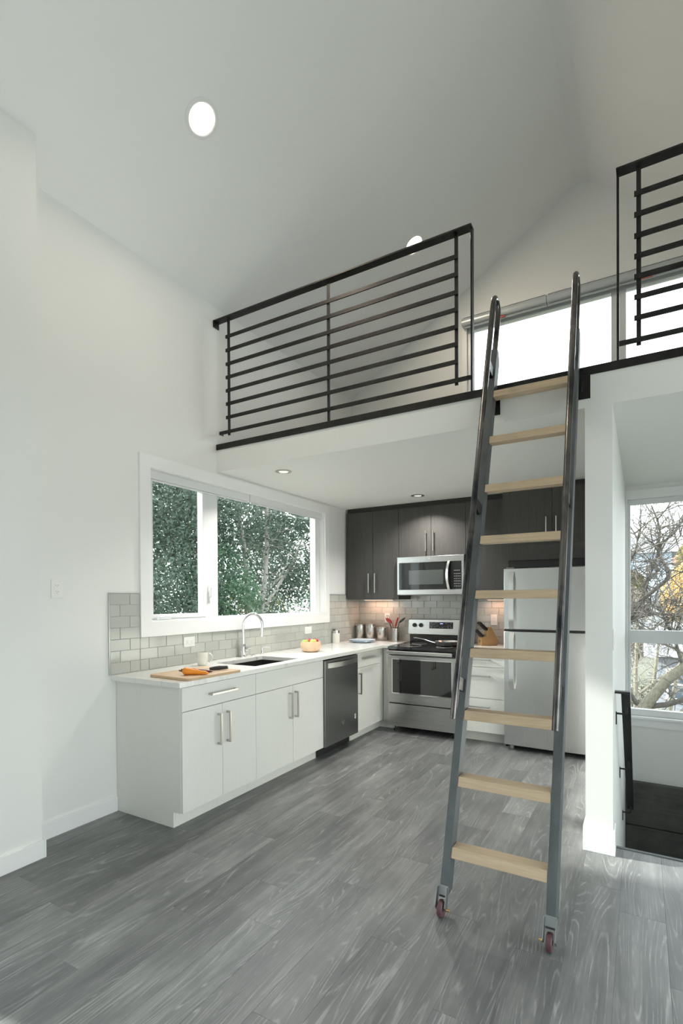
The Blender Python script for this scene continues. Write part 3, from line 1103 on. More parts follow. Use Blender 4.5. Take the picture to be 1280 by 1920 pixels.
# dishwasher
dw = thing('dishwasher', (0.3, (Y2 + Y3) / 2, 0), 'graphite steel dishwasher with a bright bowed handle under the counter', 'dishwasher')
bx(0.03, 0.60, Y2 + 0.004, Y3 - 0.004, 0.1, 0.872).build('tub', M['black_plastic'], dw)
dd = bx(0.601, 0.646, Y2 + 0.001, Y3 - 0.004, 0.102, 0.868).build('door', M['dark_steel'], dw, bevel=0.003)
n = 10
ou, inn = [], []
for k in range(n + 1):
    t = k / n
    y = Y2 + 0.035 + (Y3 - Y2 - 0.06) * t
    ou.append((0.655 + 0.03 * math.sin(math.pi * t), y))
    inn.append((0.647 + 0.03 * math.sin(math.pi * t), y))
MB().prism(ou + inn[::-1], 0.797, 0.842, 'z').box(0.646, 0.656, Y2 + 0.03, Y2 + 0.05, 0.799, 0.84).box(0.646, 0.656, Y3 - 0.045, Y3 - 0.025, 0.799, 0.84).build('handle', M['steel'], dd, smooth=30)
bx(0.52, 0.54, Y2 - 0.002, Y3 - 0.004, 0.002, 0.099).build('toe_kick', M['black_plastic'], dw)
# small maker's badge and a round star sticker near the foot of the door
bd = MB()
yb_ = -1.505
bd.tube([(0.6466, yb_ - 0.028 + 0.056 * t, 0.268 + 0.012 * math.sin(math.pi * t)) for t in [i / 8 for i in range(9)]], 0.0016, 6)
bd.box(0.6461, 0.6468, yb_ - 0.02, yb_ + 0.02, 0.258, 0.263)
bd.tube([(0.6466, yb_ - 0.006, 0.255), (0.6466, yb_, 0.243), (0.6466, yb_ + 0.006, 0.255)], 0.0014, 6)
bd.build('badge', M['steel'], dd)
sk = MB().lathe([(0.0125, 0), (0.0125, 0.0006)], (0.6462, -1.275, 0.287), 14, 'x').lathe([(0.0125, 0), (0.0125, 0.0006)], (0.6462, -1.275, 0.263), 14, 'x')
sk.build('sticker', M['mark_white'], dd)

# corner base cabinet
YC = -0.612
cb = thing('base_cabinet', (0.3, (Y3 + YC) / 2, 0), 'narrow white base cabinet with one drawer over one door, between dishwasher and range', 'cabinet', 'white base cabinets')
MB().box(0.016, DX - 0.001, Y3 + g, -0.016, ZD, ZDT).box(DX, 0.711, YC + 0.02, -0.016, ZD, ZDT).build('carcass', W, cb)
bx(0.016, TK - 0.001, Y3, -0.016, 0, ZD - 0.0005).box(TK, 0.711, -0.53, -0.016, 0, ZD - 0.0005).build('toe_kick', W, cb)
bx(0.632, 0.7115, YC, YC + 0.0195, ZD, 0.8735).build('filler_strip', W, cb, bevel=0.001)
dr = bx(DX, D, Y3 + g, -0.70, ZDR + 0.002, 0.8735).build('drawer', W, cb, bevel=0.0012)
pull_x(None, dr, D, -1.10, -0.845, 0.812, 0.817)
d_ = bx(DX, D, Y3 + g, -0.70, ZD, ZDR - 0.002).build('door', W, cb, bevel=0.0012)
pull_x(None, d_, D, -1.172, -1.162, 0.467, 0.677)
bx(DX, D, -0.697, YC - 0.001, ZD, 0.8735).build('corner_strip', W, cb, bevel=0.001)

# drawer cabinet right of the range
YF = -0.63
cb = thing('base_cabinet', (1.7, -0.32, 0), 'white cabinet of three drawers behind the ladder, between range and refrigerator', 'cabinet', 'white base cabinets')
bx(1.470, 1.925, YF + 0.02, -0.016, ZD, ZDT).build('carcass', W, cb)
bx(1.470, 1.925, -0.545, -0.016, 0, ZD - 0.0005).build('toe_kick', W, cb)
for za, zb, hz in ((0.743, 0.8735, 0.812), (0.437, 0.739, 0.652), (ZD, 0.433, 0.352)):
    dr = bx(1.472, 1.925, YF, YF + 0.019, za, zb).build('drawer', W, cb, bevel=0.0012)
    pull_y(dr, YF, 1.57, 1.785, hz - 0.004, hz + 0.004)

# countertops
SKX, SKY_ = (0.150, 0.555), (-2.650, -2.075)
ct = MB()
ct.grid([0.0005, SKX[0], SKX[1], 0.6531, 0.7135], [-3.4615, SKY_[0], SKY_[1], -0.645, -0.0005], 0.8805, 0.914,
        lambda u, v: not ((SKX[0] < u < SKX[1] and SKY_[0] < v < SKY_[1]) or (u > 0.6531 and v < -0.645)))
c_ = ct.build('countertop', M['quartz'], bevel=0.002, origin=(0, 0, 0.88))
tag(c_, 'long white veined quartz countertop with the sink cut-out, along the window wall', 'countertop')
c_ = bx(1.4675, 1.928, -0.652, -0.0005, 0.8805, 0.914).build('countertop', M['quartz'], bevel=0.002, origin=(1.47, 0, 0.88))
tag(c_, 'short white quartz countertop under the knife block, right of the range', 'countertop')

# sink
sk = thing('kitchen_sink', (0.35, -2.36, 0.69), 'dark undermount sink basin below the chrome faucet', 'sink')
a0, a1, b0, b1 = SKX[0] - 0.004, SKX[1] + 0.004, SKY_[0] - 0.004, SKY_[1] + 0.004
s_ = MB()
s_.grid([a0 - 0.02, a0, a1, a1 + 0.02], [b0 - 0.02, b0, b1, b1 + 0.02], 0.874, 0.8802, lambda u, v: not (a0 < u < a1 and b0 < v < b1))
s_.box(a0 - 0.006, a0, b0, b1, 0.69, 0.874).box(a1, a1 + 0.006, b0, b1, 0.69, 0.874).box(a0, a1, b0 - 0.006, b0, 0.69, 0.874).box(a0, a1, b1, b1 + 0.006, 0.69, 0.874)
s_.box(a0 - 0.006, a1 + 0.006, b0 - 0.006, b1 + 0.006, 0.684, 0.69)
s_.build('basin', M['sink'], sk)
MB().lathe([(0.045, 0.6905), (0.045, 0.694), (0.03, 0.6935), (0, 0.693)], (0.33, -2.36, 0), 20).build('drain', M['steel'], sk, smooth=40)

# faucet
fa = thing('faucet', (0.075, -2.235, 0.914), 'tall chrome gooseneck faucet rising behind the sink', 'faucet')
fx, fy = 0.075, -2.235
MB().lathe([(0.0, 0.9142), (0.027, 0.9142), (0.027, 0.92), (0.0215, 0.924), (0.0215, 1.02), (0.018, 1.028), (0.0, 1.028)], (fx, fy, 0), 20).build('body', M['chrome'], fa, smooth=35)
pts = [(fx, fy, 1.026), (fx, fy, 1.19)]
ax = Vector((0.86, 0.5, 0)).normalized()
R0 = 0.083
for k in range(1, 15):
    a = math.pi - k * (math.pi * 1.07) / 14
    r_ = R0
    pts.append((fx + ax.x * (R0 + R0 * math.cos(a)), fy + ax.y * (R0 + R0 * math.cos(a)), 1.19 + R0 * 1.18 * math.sin(a)))
MB().tube(pts, 0.0115, 12).build('spout', M['chrome'], fa, smooth=50)
e_ = Vector(pts[-1])
dn = (Vector(pts[-1]) - Vector(pts[-2])).normalized()
MB().tube([e_, e_ + dn * 0.02], 0.0125, 14).tube([e_ + dn * 0.022, e_ + dn * 0.075], [0.0135, 0.0165], 14).build('spray_head', M['chrome'], fa, smooth=50)
MB().tube([(fx, fy + 0.02, 0.985), (fx + 0.004, fy + 0.05, 0.985)], 0.017, 14).tube([(fx + 0.004, fy + 0.045, 0.99), (fx + 0.02, fy + 0.085, 0.992)], 0.006, 8).build('lever', M['chrome'], fa, smooth=50)

sd = thing('soap_dispenser', (0.075, -1.985, 0.914), 'small chrome soap pump right of the faucet', 'soap dispenser')
MB().lathe([(0, 0.9142), (0.021, 0.9142), (0.021, 0.919), (0.012, 0.922), (0.012, 0.965), (0, 0.965)], (0.075, -1.985, 0), 16).build('collar', M['chrome'], sd, smooth=35)
MB().tube([(0.075, -1.985, 0.965), (0.075, -1.985, 0.98), (0.085, -1.98, 0.985), (0.155, -1.95, 0.978)], 0.0055, 8).build('nozzle', M['chrome'], sd, smooth=50)
o = MB().lathe([(0, 0.9142), (0.022, 0.9142), (0.022, 0.919), (0.016, 0.922), (0, 0.922)], (0.07, -2.10, 0), 18).build('sink_hole_cover', M['chrome'], smooth=40)
tag(o, 'low round chrome cap in the counter between faucet and soap pump', 'cap')

# ------------------------------------------------------------------ things on the window counter
ZC = 0.9142
mg = thing('mug', (0.165, -2.80, ZC), 'cream mug between cutting board and tiled wall', 'mug')
MB().lathe([(0, ZC), (0.030, ZC), (0.036, ZC + 0.006), (0.043, ZC + 0.055), (0.044, ZC + 0.102), (0.0405, ZC + 0.102), (0.039, ZC + 0.05), (0.031, ZC + 0.012), (0, ZC + 0.010)], (0.165, -2.80, 0), 24).build('cup', M['ceramic'], mg, smooth=45)
hp = []
for k in range(9):
    a = math.radians(80 - k * 20)
    hp.append((0.165 + 0.5 * (0.036 + 0.036 * math.cos(a)) + 0.006, -2.80 + 0.86 * (0.036 + 0.036 * math.cos(a)) + 0.003, ZC + 0.056 + 0.034 * math.sin(a)))
MB().tube(hp, 0.0055, 8).build('handle', M['ceramic'], mg, smooth=50)
MB().lathe([(0, ZC + 0.082), (0.0395, ZC + 0.082), (0.0395, ZC + 0.083), (0, ZC + 0.083)], (0.165, -2.80, 0), 20).build('shaded_inside', M['ceramic_in'], mg, smooth=45)  # dark disc standing in for the shade inside the empty mug

cbd = MB()
rc, q = 0.03, []
ctr = Vector((0.475, -3.155, 0))
Lh, Wh, rot = 0.235, 0.15, math.radians(-2)
for sx, sy, a0_ in ((1, 1, 0), (-1, 1, 90), (-1, -1, 180), (1, -1, 270)):
    for k in range(5):
        a = math.radians(a0_ + 22.5 * k)
        q.append((sx * (Wh + 0.04 - rc) + rc * math.cos(a), sy * (Lh - rc) + rc * math.sin(a)))
cbd.T = Matrix.Translation((ctr.x, ctr.y, 0)) @ Matrix.Rotation(rot, 4, 'Z')
cbd.prism(q, ZC, ZC + 0.017, 'z')
o = cbd.build('cutting_board', M['board'], bevel=0.002)
tag(o, 'rounded wooden cutting board lying on the counter with carrots on it', 'cutting board')
ZBD = ZC + 0.0175


def carrot(name, mat, p0, p1, r, lab):
    o = thing(name, (p0[0], p0[1], ZBD), lab, 'carrot')
    a, b = Vector((*p0, ZBD)), Vector((*p1, ZBD))
    pts, rs = [], []
    for k in range(12):
        t = k / 11
        rr = r * (1 - 0.62 * t) * (1 if 0 < k < 11 else 0.45) * (1 + 0.04 * math.sin(k * 2.3))
        if k == 11:
            rr = r * 0.12
        pts.append(a.lerp(b, t) + Vector((0, 0, max(rr, r * 0.38 if 0 < k < 11 else r * (1 - 0.62 * t) * 0.95) + 0.0004)))
        rs.append(rr)
    MB().tube(pts, rs, 14).build('root', M[mat], o, smooth=60)
    dr_ = (a - b).normalized()
    st_ = pts[0] + dr_ * 0.002
    MB().tube([st_, st_ + dr_ * 0.02 + Vector((0, 0, 0.004))], [0.006, 0.004], 8).build('stem', M['stem'], o, smooth=60)


carrot('carrot', 'carrot', (0.505, -3.305), (0.645, -3.215), 0.026, 'orange carrot on the cutting board')
carrot('carrot', 'purple', (0.425, -3.215), (0.60, -3.135), 0.016, 'dark purple carrot on the cutting board behind the orange one')
kn = thing('kitchen_knife', (0.50, -3.04, ZBD), 'kitchen knife with black handle lying on the cutting board', 'knife')
kA, kB, kC = Vector((0.415, -3.20, ZBD + 0.002)), Vector((0.515, -3.07, ZBD + 0.012)), Vector((0.575, -2.985, ZBD + 0.015))
dk = (kB - kA).normalized()
sdv = Vector((dk.y, -dk.x, 0)) * -1
bl = MB()
tip = kA - dk * 0.02
vs = [tip, kA + sdv * 0.018 + dk * 0.05, kB + sdv * 0.022, kB - sdv * 0.008]
vs2 = [v + Vector((0, 0, 0.0018)) for v in vs]
bl.add([tuple(v) for v in vs + vs2], [(3, 2, 1, 0), (4, 5, 6, 7), (0, 1, 5, 4), (1, 2, 6, 5), (2, 3, 7, 6), (3, 0, 4, 7)])
bl.build('blade', M['blade'], kn)
MB().tube([kB - dk * 0.005, kB + dk * 0.02, kB + dk * 0.06, kC + dk * 0.012], [0.009, 0.0125, 0.0145, 0.0115], 10).build('handle', M['black_plastic'], kn, smooth=50)
MB().tube([kC + dk * 0.0125, kC + dk * 0.018], 0.0112, 12).build('end_cap', M['steel'], kn, smooth=40)

bw = MB().lathe([(0, ZC), (0.058, ZC), (0.082, ZC + 0.012), (0.098, ZC + 0.045), (0.099, ZC + 0.072), (0.090, ZC + 0.098), (0.082, ZC + 0.098), (0.088, ZC + 0.07), (0.078, ZC + 0.025), (0.05, ZC + 0.012), (0, ZC + 0.011)], (0.335, -1.575, 0), 32)
o = bw.build('fruit_bowl', M['bowl'], smooth=50)
tag(o, 'round pale wooden bowl holding apples, right of the sink', 'bowl')


def apple(c, r, mat, lab):
    o = thing('apple', (c[0], c[1], c[2]), lab, 'apple', 'apples in the wooden bowl')
    prof = []
    for i in range(11):
        a = math.pi * i / 10
        rr = r * math.sin(a) * (1.02 if i < 6 else 1.0)
        hh = -r * 0.92 * math.cos(a)
        if i >= 9:
            hh -= r * 0.12 * (i - 8)
        if i == 0:
            hh += r * 0.1
        prof.append((rr if 0 < i < 10 else 0, hh))
    MB().lathe(prof, c, 18).build('flesh', M[mat], o, smooth=70)
    MB().tube([(c[0], c[1], c[2] + r * 0.68), (c[0] + 0.004, c[1], c[2] + r * 1.05)], 0.0016, 6).build('stem', M['stem'], o)


apple((0.300, -1.618, ZC + 0.088), 0.034, 'apple_g', 'green apple at the left side of the wooden bowl')
apple((0.372, -1.590, ZC + 0.092), 0.034, 'apple_y', 'yellow-green apple at the front of the wooden bowl')
apple((0.345, -1.520, ZC + 0.090), 0.036, 'apple_r', 'red apple at the right side of the wooden bowl')
apple((0.290, -1.545, ZC + 0.092), 0.033, 'apple_r', 'smaller red apple at the back of the wooden bowl')

jr = thing('jar', (0.055, -0.645, ZC), 'white ceramic jar with a dark lid beside the window corner', 'jar')
MB().lathe([(0, ZC), (0.040, ZC), (0.042, ZC + 0.004), (0.042, ZC + 0.108), (0.038, ZC + 0.112), (0, ZC + 0.112)], (0.055, -0.645, 0), 24).build('body', M['jar_white'], jr, smooth=40)
MB().lathe([(0, ZC + 0.1125), (0.040, ZC + 0.1125), (0.040, ZC + 0.140), (0, ZC + 0.140)], (0.055, -0.645, 0), 24).build('lid', M['chrome'], jr, smooth=40)
MB().box(0.028, 0.045, -0.672, -0.645, ZC + 0.1405, ZC + 0.152).build('flap', M['black_plastic'], jr)

for k, lab in ((0, 'lower pale blue plate of the stack on the corner counter'), (1, 'upper pale blue plate of the stack on the corner counter')):
    q = []
    for i in range(32):
        a = 2 * math.pi * i / 32
        c, s = math.cos(a), math.sin(a)
        rr = 0.135 / (abs(c) ** 4 + abs(s) ** 4) ** 0.25
        q.append((rr * c, rr * s))
    zb = ZC + 0.0125 * k
    rows = [(0.62, 0.0), (0.70, 0.003), (1.0, 0.018), (0.985, 0.021), (0.70, 0.0075), (0.5, 0.006)]
    vs, fs = [], []
    for s_, h_ in rows:
        vs += [(0.285 + p[0] * s_, -0.445 + p[1] * s_, zb + h_) for p in q]
    nq = len(q)
    for r_ in range(len(rows) - 1):
        for i in range(nq):
            i2 = (i + 1) % nq
            fs.append((r_ * nq + i, r_ * nq + i2, (r_ + 1) * nq + i2, (r_ + 1) * nq + i))
    fs += [tuple(range(nq))[::-1], tuple((len(rows) - 1) * nq + i for i in range(nq))]
    o = MB().add(vs, fs).build('plate', M['plate'], smooth=40)
    tag(o, lab, 'plate', 'pale blue plates')

for cx_, cy_, h_, lab in ((0.075, -0.10, 0.172, 'tall steel canister in the tiled corner, leftmost of three'),
                          (0.218, -0.10, 0.176, 'tall steel canister in the middle of the three'),
                          (0.362, -0.095, 0.142, 'short steel canister beside the utensil holder')):
    o = thing('canister', (cx_, cy_, ZC), lab, 'canister', 'steel canisters on the corner counter')
    r_ = 0.061
    MB().lathe([(0, ZC), (r_ - 0.003, ZC), (r_, ZC + 0.004), (r_, ZC + h_), (0, ZC + h_)], (cx_, cy_, 0), 28).build('body', M['steel_vert'], o, smooth=40)
    MB().lathe([(0, ZC + h_ + 0.0005), (r_ + 0.002, ZC + h_ + 0.0005), (r_ + 0.002, ZC + h_ + 0.014), (r_ - 0.006, ZC + h_ + 0.019), (0, ZC + h_ + 0.019)], (cx_, cy_, 0), 28).build('lid', M['steel'], o, smooth=40)
    dcl = Vector((0.25, -0.97, 0))
    p0 = Vector((cx_, cy_, ZC + h_ - 0.055)) + dcl * (r_ + 0.004)
    tq = Vector((dcl.y, -dcl.x, 0))
    lp = [p0 - tq * 0.009 + Vector((0, 0, 0.01)), p0 - tq * 0.012 + Vector((0, 0, 0.045)), p0 - tq * 0.006 + Vector((0, 0, 0.07)), p0 + tq * 0.006 + Vector((0, 0, 0.07)), p0 + tq * 0.012 + Vector((0, 0, 0.045)), p0 + tq * 0.009 + Vector((0, 0, 0.01)), p0 + Vector((0, 0, -0.004))]
    MB().tube(lp, 0.0022, 6, closed=True).build('clasp', M['chrome'], o, smooth=50)

# utensil holder
ux, uy, ur = 0.545, -0.105, 0.051
uh = thing('utensil_holder', (ux, uy, ZC), 'perforated steel utensil holder on the corner counter beside the range', 'holder')
us_ = MB()
SEG, RWS = 40, 26
for i in range(SEG):
    for j in range(RWS):
        hole = i % 2 == 0 and 2 < j < RWS - 3 and j % 2 == 0
        if hole:
            continue
        a0_, a1_ = 2 * math.pi * i / SEG, 2 * math.pi * (i + 1) / SEG
        z0_, z1_ = ZC + 0.15 * j / RWS, ZC + 0.15 * (j + 1) / RWS
        us_.add([(ux + ur * math.cos(a0_), uy + ur * math.sin(a0_), z0_), (ux + ur * math.cos(a1_), uy + ur * math.sin(a1_), z0_),
                 (ux + ur * math.cos(a1_), uy + ur * math.sin(a1_), z1_), (ux + ur * math.cos(a0_), uy + ur * math.sin(a0_), z1_)], [(0, 1, 2, 3)])
us_.lathe([(0, ZC), (ur - 0.001, ZC), (ur - 0.001, ZC + 0.002), (0, ZC + 0.002)], (ux, uy, 0), 24)
us_.tube([(ux + ur * math.cos(2 * math.pi * k / 24), uy + ur * math.sin(2 * math.pi * k / 24), ZC + 0.15) for k in range(24)], 0.002, 6, closed=True)
us_.build('sleeve', M['steel_vert'], uh, recalc=False)


def utensil(name, lab, base, top, parts):
    o = thing(name, (*base, ZC + 0.01), lab, 'utensil', 'utensils in the steel holder')
    return o, Vector((*base, ZC + 0.006)), Vector(top)


o, a, b = utensil('whisk', 'wire whisk at the left of the utensil holder', (ux + 0.01, uy), (ux - 0.085, uy - 0.02, 1.17), None)
MB().tube([a, a.lerp(b, 0.78)], 0.006, 8).build('handle', M['black_plastic'], o, smooth=50)
d0 = (b - a).normalized()
c0 = a.lerp(b, 0.78)
for k in range(3):
    sv = (d0.cross(Vector((0, 1, 0))) * math.cos(k * math.pi / 3) + Vector((0, 1, 0)) * math.sin(k * math.pi / 3)).normalized()
    lp = [c0 + d0 * (0.105 * math.sin(math.pi * t) ** 0.7) + sv * 0.032 * math.cos(math.pi * t) * math.sin(math.pi * t) * 1.6 for t in [i / 14 for i in range(15)]]
    MB().tube(lp, 0.0016, 5).build('wire_loop', M['black_plastic'], o)
o, a, b = utensil('spoon', 'dark red slotted spoon leaning left in the utensil holder', (ux + 0.015, uy - 0.01), (ux - 0.035, uy - 0.012, 1.12), None)
MB().tube([a, b], 0.0045, 8).build('handle', M['dark_red'], o, smooth=50)
t_ = MB()
dd_ = Vector((-0.75, 0.0, 0.55)).normalized()
t_.tube([b, b + dd_ * 0.03, b + dd_ * 0.07, b + dd_ * 0.10], [0.006, 0.02, 0.022, 0.008], 10)
t_.build('head', M['dark_red'], o, smooth=60)
o, a, b = utensil('spatula', 'bright red silicone spatula in the middle of the utensil holder', (ux - 0.01, uy + 0.005), (ux + 0.005, uy - 0.012, 1.09), None)
MB().tube([a, b], 0.005, 8).build('handle', M['red_silicone'], o, smooth=50)
dd_ = Vector((0.35, 0, 1)).normalized()
MB().tube([b, b + dd_ * 0.02, b + dd_ * 0.07, b + dd_ * 0.105], 0.01, 4, sq=(0.017, 0.004)).build('head', M['red_silicone'], o)
o, a, b = utensil('ladle', 'black nylon turner leaning right in the utensil holder', (ux - 0.02, uy), (ux + 0.055, uy - 0.01, 1.13), None)
MB().tube([a, b], 0.004, 8).build('handle', M['black_plastic'], o, smooth=50)
dd_ = Vector((0.75, 0, 0.62)).normalized()
MB().tube([b - dd_ * 0.005, b + dd_ * 0.02, b + dd_ * 0.06, b + dd_ * 0.095], [0.004, 0.012, 0.013, 0.004], 10).build('head', M['black_plastic'], o, smooth=60)

# ------------------------------------------------------------------ range
XA, XB = 0.7164, 1.4645
rg = thing('range', ((XA + XB) / 2, -0.35, 0), 'stainless steel electric range with black glass cooktop', 'range')
bx(XA, XB, -0.645, -0.015, 0.06, 0.876).build('body', M['grey_plastic'], rg)
for fx_ in (XA + 0.05, XB - 0.05):
    for fy_ in (-0.6, -0.06):
        MB().lathe([(0, 0.0), (0.018, 0.0), (0.018, 0.02), (0.008, 0.022), (0.008, 0.0595), (0, 0.0595)], (fx_, fy_, 0), 10).build('foot', M['black_plastic'], rg)
MB().prism([(-0.692, 0.879), (-0.682, 0.905), (-0.105, 0.910), (-0.105, 0.879)], XA, XB, 'x').build('cooktop', M['black_glass'], rg, bevel=0.003)
for bx_, by_, br_ in ((0.90, -0.50, 0.115), (1.28, -0.50, 0.085), (0.90, -0.24, 0.085), (1.28, -0.24, 0.105)):
    MB().tube([(bx_ + br_ * math.cos(2 * math.pi * k / 32), by_ + br_ * math.sin(2 * math.pi * k / 32), 0.9055 + (by_ + 0.682) * 0.0087) for k in range(32)], 0.0012, 4, closed=True).build('burner_ring', M['mark_grey'], rg)
bx(XA + 0.008, XB - 0.003, -0.672, -0.646, 0.822, 0.8785).build('front_band', M['black_enamel'], rg)
# backguard
bg = MB().prism([(-0.103, 0.880), (-0.103, 1.0), (-0.055, 1.0), (-0.055, 0.880)], XA + 0.012, XB - 0.012, 'x')
bg.box(XA + 0.05, XB - 0.05, -0.108, -0.1035, 0.925, 0.932).box(XA + 0.05, XB - 0.05, -0.108, -0.1035, 0.945, 0.949)
bg.build('rear_vent', M['black_enamel'], rg)
gd = MB().prism([(-0.128, 1.003), (-0.112, 1.170), (-0.095, 1.178), (-0.012, 1.178), (-0.012, 1.003)], XA, XB, 'x').build('backguard', M['steel'], rg, bevel=0.004)


def gy(z):
    return -0.128 + (z - 1.003) * (0.016 / 0.167)


for kx in (0.795, 0.872, 1.352, 1.425):
    k_ = MB().lathe([(0, 0), (0.0235, 0), (0.0235, -0.012), (0.019, -0.020), (0.019, -0.028), (0, -0.028)], (kx, gy(1.108) - 0.0005, 1.108), 18, 'y')
    k_.box(kx - 0.004, kx + 0.004, gy(1.108) - 0.034, gy(1.108) - 0.027, 1.092, 1.124)
    k_.build('knob', M['black_plastic'], gd, smooth=35)
dp = MB().prism([(gy(1.072) - 0.003, 1.072), (gy(1.145) - 0.003, 1.145), (gy(1.145), 1.145), (gy(1.072), 1.072)], 0.972, 1.248, 'x').build('display', M['display'], gd)
mk = MB()
for i, (dx_, dz_) in enumerate(((0.02, 0.06), (0.05, 0.045), (0.07, 0.06), (0.06, 0.02), (0.085, 0.03), (0.02, 0.015), (0.12, 0.012), (0.15, 0.012), (0.19, 0.06), (0.215, 0.03), (0.24, 0.03), (0.215, 0.012), (0.25, 0.06), (0.25, 0.012))):
    z_ = 1.072 + dz_
    mk.box(0.972 + dx_, 0.972 + dx_ + 0.012, gy(z_) - 0.0042, gy(z_) - 0.0032, z_, z_ + 0.004)
mk.build('button_print', M['mark_grey'], gd)
bx(1.100, 1.132, gy(1.128) - 0.0045, gy(1.128) - 0.0033, 1.124, 1.133).build('clock', M['led'], gd)
# oven door
od = MB()
YO = -0.6964
od.grid([XA + 0.003, 0.779, 1.419, XB - 0.003], [0.318, 0.424, 0.774, 0.815], YO, -0.6465, lambda u, v: not (0.779 < u < 1.419 and 0.424 < v < 0.774), 'xzy')
odo = od.build('oven_door', M['steel'], rg, bevel=0.003)
bx(0.7795, 1.4185, YO + 0.004, -0.660, 0.4245, 0.7735).build('oven_window', M['oven_glass'], odo)
wf = MB()
wf.grid([0.7715, 0.779, 1.419, 1.4265], [0.4165, 0.424, 0.774, 0.7815], YO - 0.002, YO - 0.0002, lambda u, v: not (0.779 < u < 1.419 and 0.424 < v < 0.774), 'xzy')
wf.build('window_bezel', M['chrome'], odo)
MB().box(0.731, 1.440, -0.752, -0.738, 0.832, 0.868).box(0.735, 0.755, -0.738, -0.6725, 0.842, 0.858).box(1.416, 1.436, -0.738, -0.6725, 0.842, 0.858).build('handle', M['steel'], odo, bevel=0.003)
lg = MB()
for k in range(7):
    lg.box(1.062 + k * 0.0105, 1.062 + k * 0.0105 + 0.0075, YO - 0.0012, YO - 0.0002, 0.362, 0.362 + (0.011 if k in (0, 2, 4) else 0.008))
lg.build('badge', M['mark_grey'], odo)
bx(XA + 0.003, XB - 0.003, YO + 0.002, -0.6465, 0.072, 0.306).build('storage_drawer', M['steel'], rg, bevel=0.003)
bx(XA + 0.01, XB - 0.01, -0.67, -0.646, 0.3065, 0.3175).build('shadow_gap', M['black_enamel'], rg)

# frying pan on the rear right burner
fp = thing('frying_pan', (1.25, -0.36, 0.9075), 'steel frying pan on the cooktop with its handle pointing left', 'pan')
zp = 0.9102
MB().lathe([(0, zp), (0.098, zp), (0.108, zp + 0.006), (0.128, zp + 0.044), (0.131, zp + 0.046), (0.127, zp + 0.047), (0.104, zp + 0.009), (0, zp + 0.005)], (1.265, -0.36, 0), 32).build('pan_body', M['steel_bright'], fp, smooth=45)
MB().tube([(1.142, -0.40, zp + 0.03), (1.115, -0.415, zp + 0.037), (1.05, -0.45, zp + 0.062), (0.975, -0.488, zp + 0.080), (0.94, -0.505, zp + 0.083)], 0.01, 4, sq=(0.0095, 0.0045)).build('handle', M['chrome'], fp, bevel=0.002)

# ------------------------------------------------------------------ microwave
mx0, mx1, mz0, mz1, my = 0.7045, 1.4585, 1.4545, 1.868, -0.40
mw = thing('microwave', ((mx0 + mx1) / 2, -0.2, mz0), 'stainless steel over-the-range microwave with a dark window', 'microwave')
bx(mx0 + 0.004, mx1 - 0.002, -0.365, -0.006, mz0 + 0.004, mz1).build('body', M['black_enamel'], mw)
mw_, mh_ = mx1 - mx0, mz1 - mz0
xw0, xs_, xw1 = mx0 + 0.03 * mw_, mx0 + 0.83 * mw_, mx0 + 0.97 * mw_
zw0, zw1 = mz0 + 0.13 * mh_, mz0 + 0.845 * mh_
dm = MB()
dm.grid([mx0, xw0, xs_ - 0.001], [mz0, zw0, zw1, mz1], my, -0.3655, lambda u, v: not (u > xw0 and zw0 < v < zw1), 'xzy')
dmo = dm.build('door', M['steel'], mw, bevel=0.002)
bx(xw0 + 0.0005, xs_ - 0.0012, my + 0.002, -0.37, zw0 + 0.0005, zw1 - 0.0005).build('door_window', M['black_glass'], dmo)
bx(xw0 + 0.115, xs_ - 0.095, my + 0.0006, my + 0.0019, zw0 + 0.055, zw1 - 0.085).build('mesh_screen', M['micro_glass'], dmo)
hp, hx = [], mx0 + 0.79 * mw_
for k in range(13):
    t = k / 12
    hp.append((hx - 0.012 * math.sin(math.pi * t), my - 0.004 - 0.036 * math.sin(math.pi * t) ** 0.8, zw0 - 0.002 + (zw1 - zw0 + 0.004) * t))
MB().tube(hp, 0.01, 4, sq=(0.014, 0.005)).build('handle', M['steel'], dmo, smooth=60)
lg = MB()
lgx, lgz = mx0 + 0.48 * mw_, mz0 + 0.915 * mh_
lg.tube([(lgx - 0.022 + 0.044 * t, my - 0.0006, lgz + 0.004 + 0.008 * math.sin(math.pi * t)) for t in [i / 8 for i in range(9)]], 0.0012, 5)
lg.tube([(lgx - 0.008, my - 0.0006, lgz), (lgx, my - 0.0006, lgz - 0.014), (lgx + 0.006, my - 0.0006, lgz - 0.003)], 0.0012, 5)
lg.build('badge', M['mark_grey'], dmo)
cp = MB()
cp.grid([xs_ + 0.001, xw1, mx1], [mz0, zw0, zw1, mz1], my, -0.3655, lambda u, v: not (u < xw1 and zw0 < v < zw1), 'xzy')
cpo = cp.build('control_panel', M['steel'], mw, bevel=0.002)
bx(xs_ + 0.0012, xw1 - 0.0005, my + 0.002, -0.37, zw0 + 0.0005, zw1 - 0.0005).build('keypad', M['black_glass'], cpo)
kp = MB()
for i in range(4):
    for j in range(6):
        kp.box(xs_ + 0.022 + i * 0.0195, xs_ + 0.022 + i * 0.0195 + 0.011, my + 0.0012, my + 0.0019, zw0 + 0.03 + j * 0.026, zw0 + 0.03 + j * 0.026 + 0.006)
kp.box(xs_ + 0.02, xw1 - 0.02, my + 0.0012, my + 0.0019, zw1 - 0.10, zw1 - 0.096)
kp.build('key_print', M['mark_grey'], cpo)
bx(mx0 + 0.01, mx1 - 0.01, -0.36, -0.02, mz0 - 0.008, mz0 + 0.0035).build('vent_grille', M['grey_plastic'], mw)

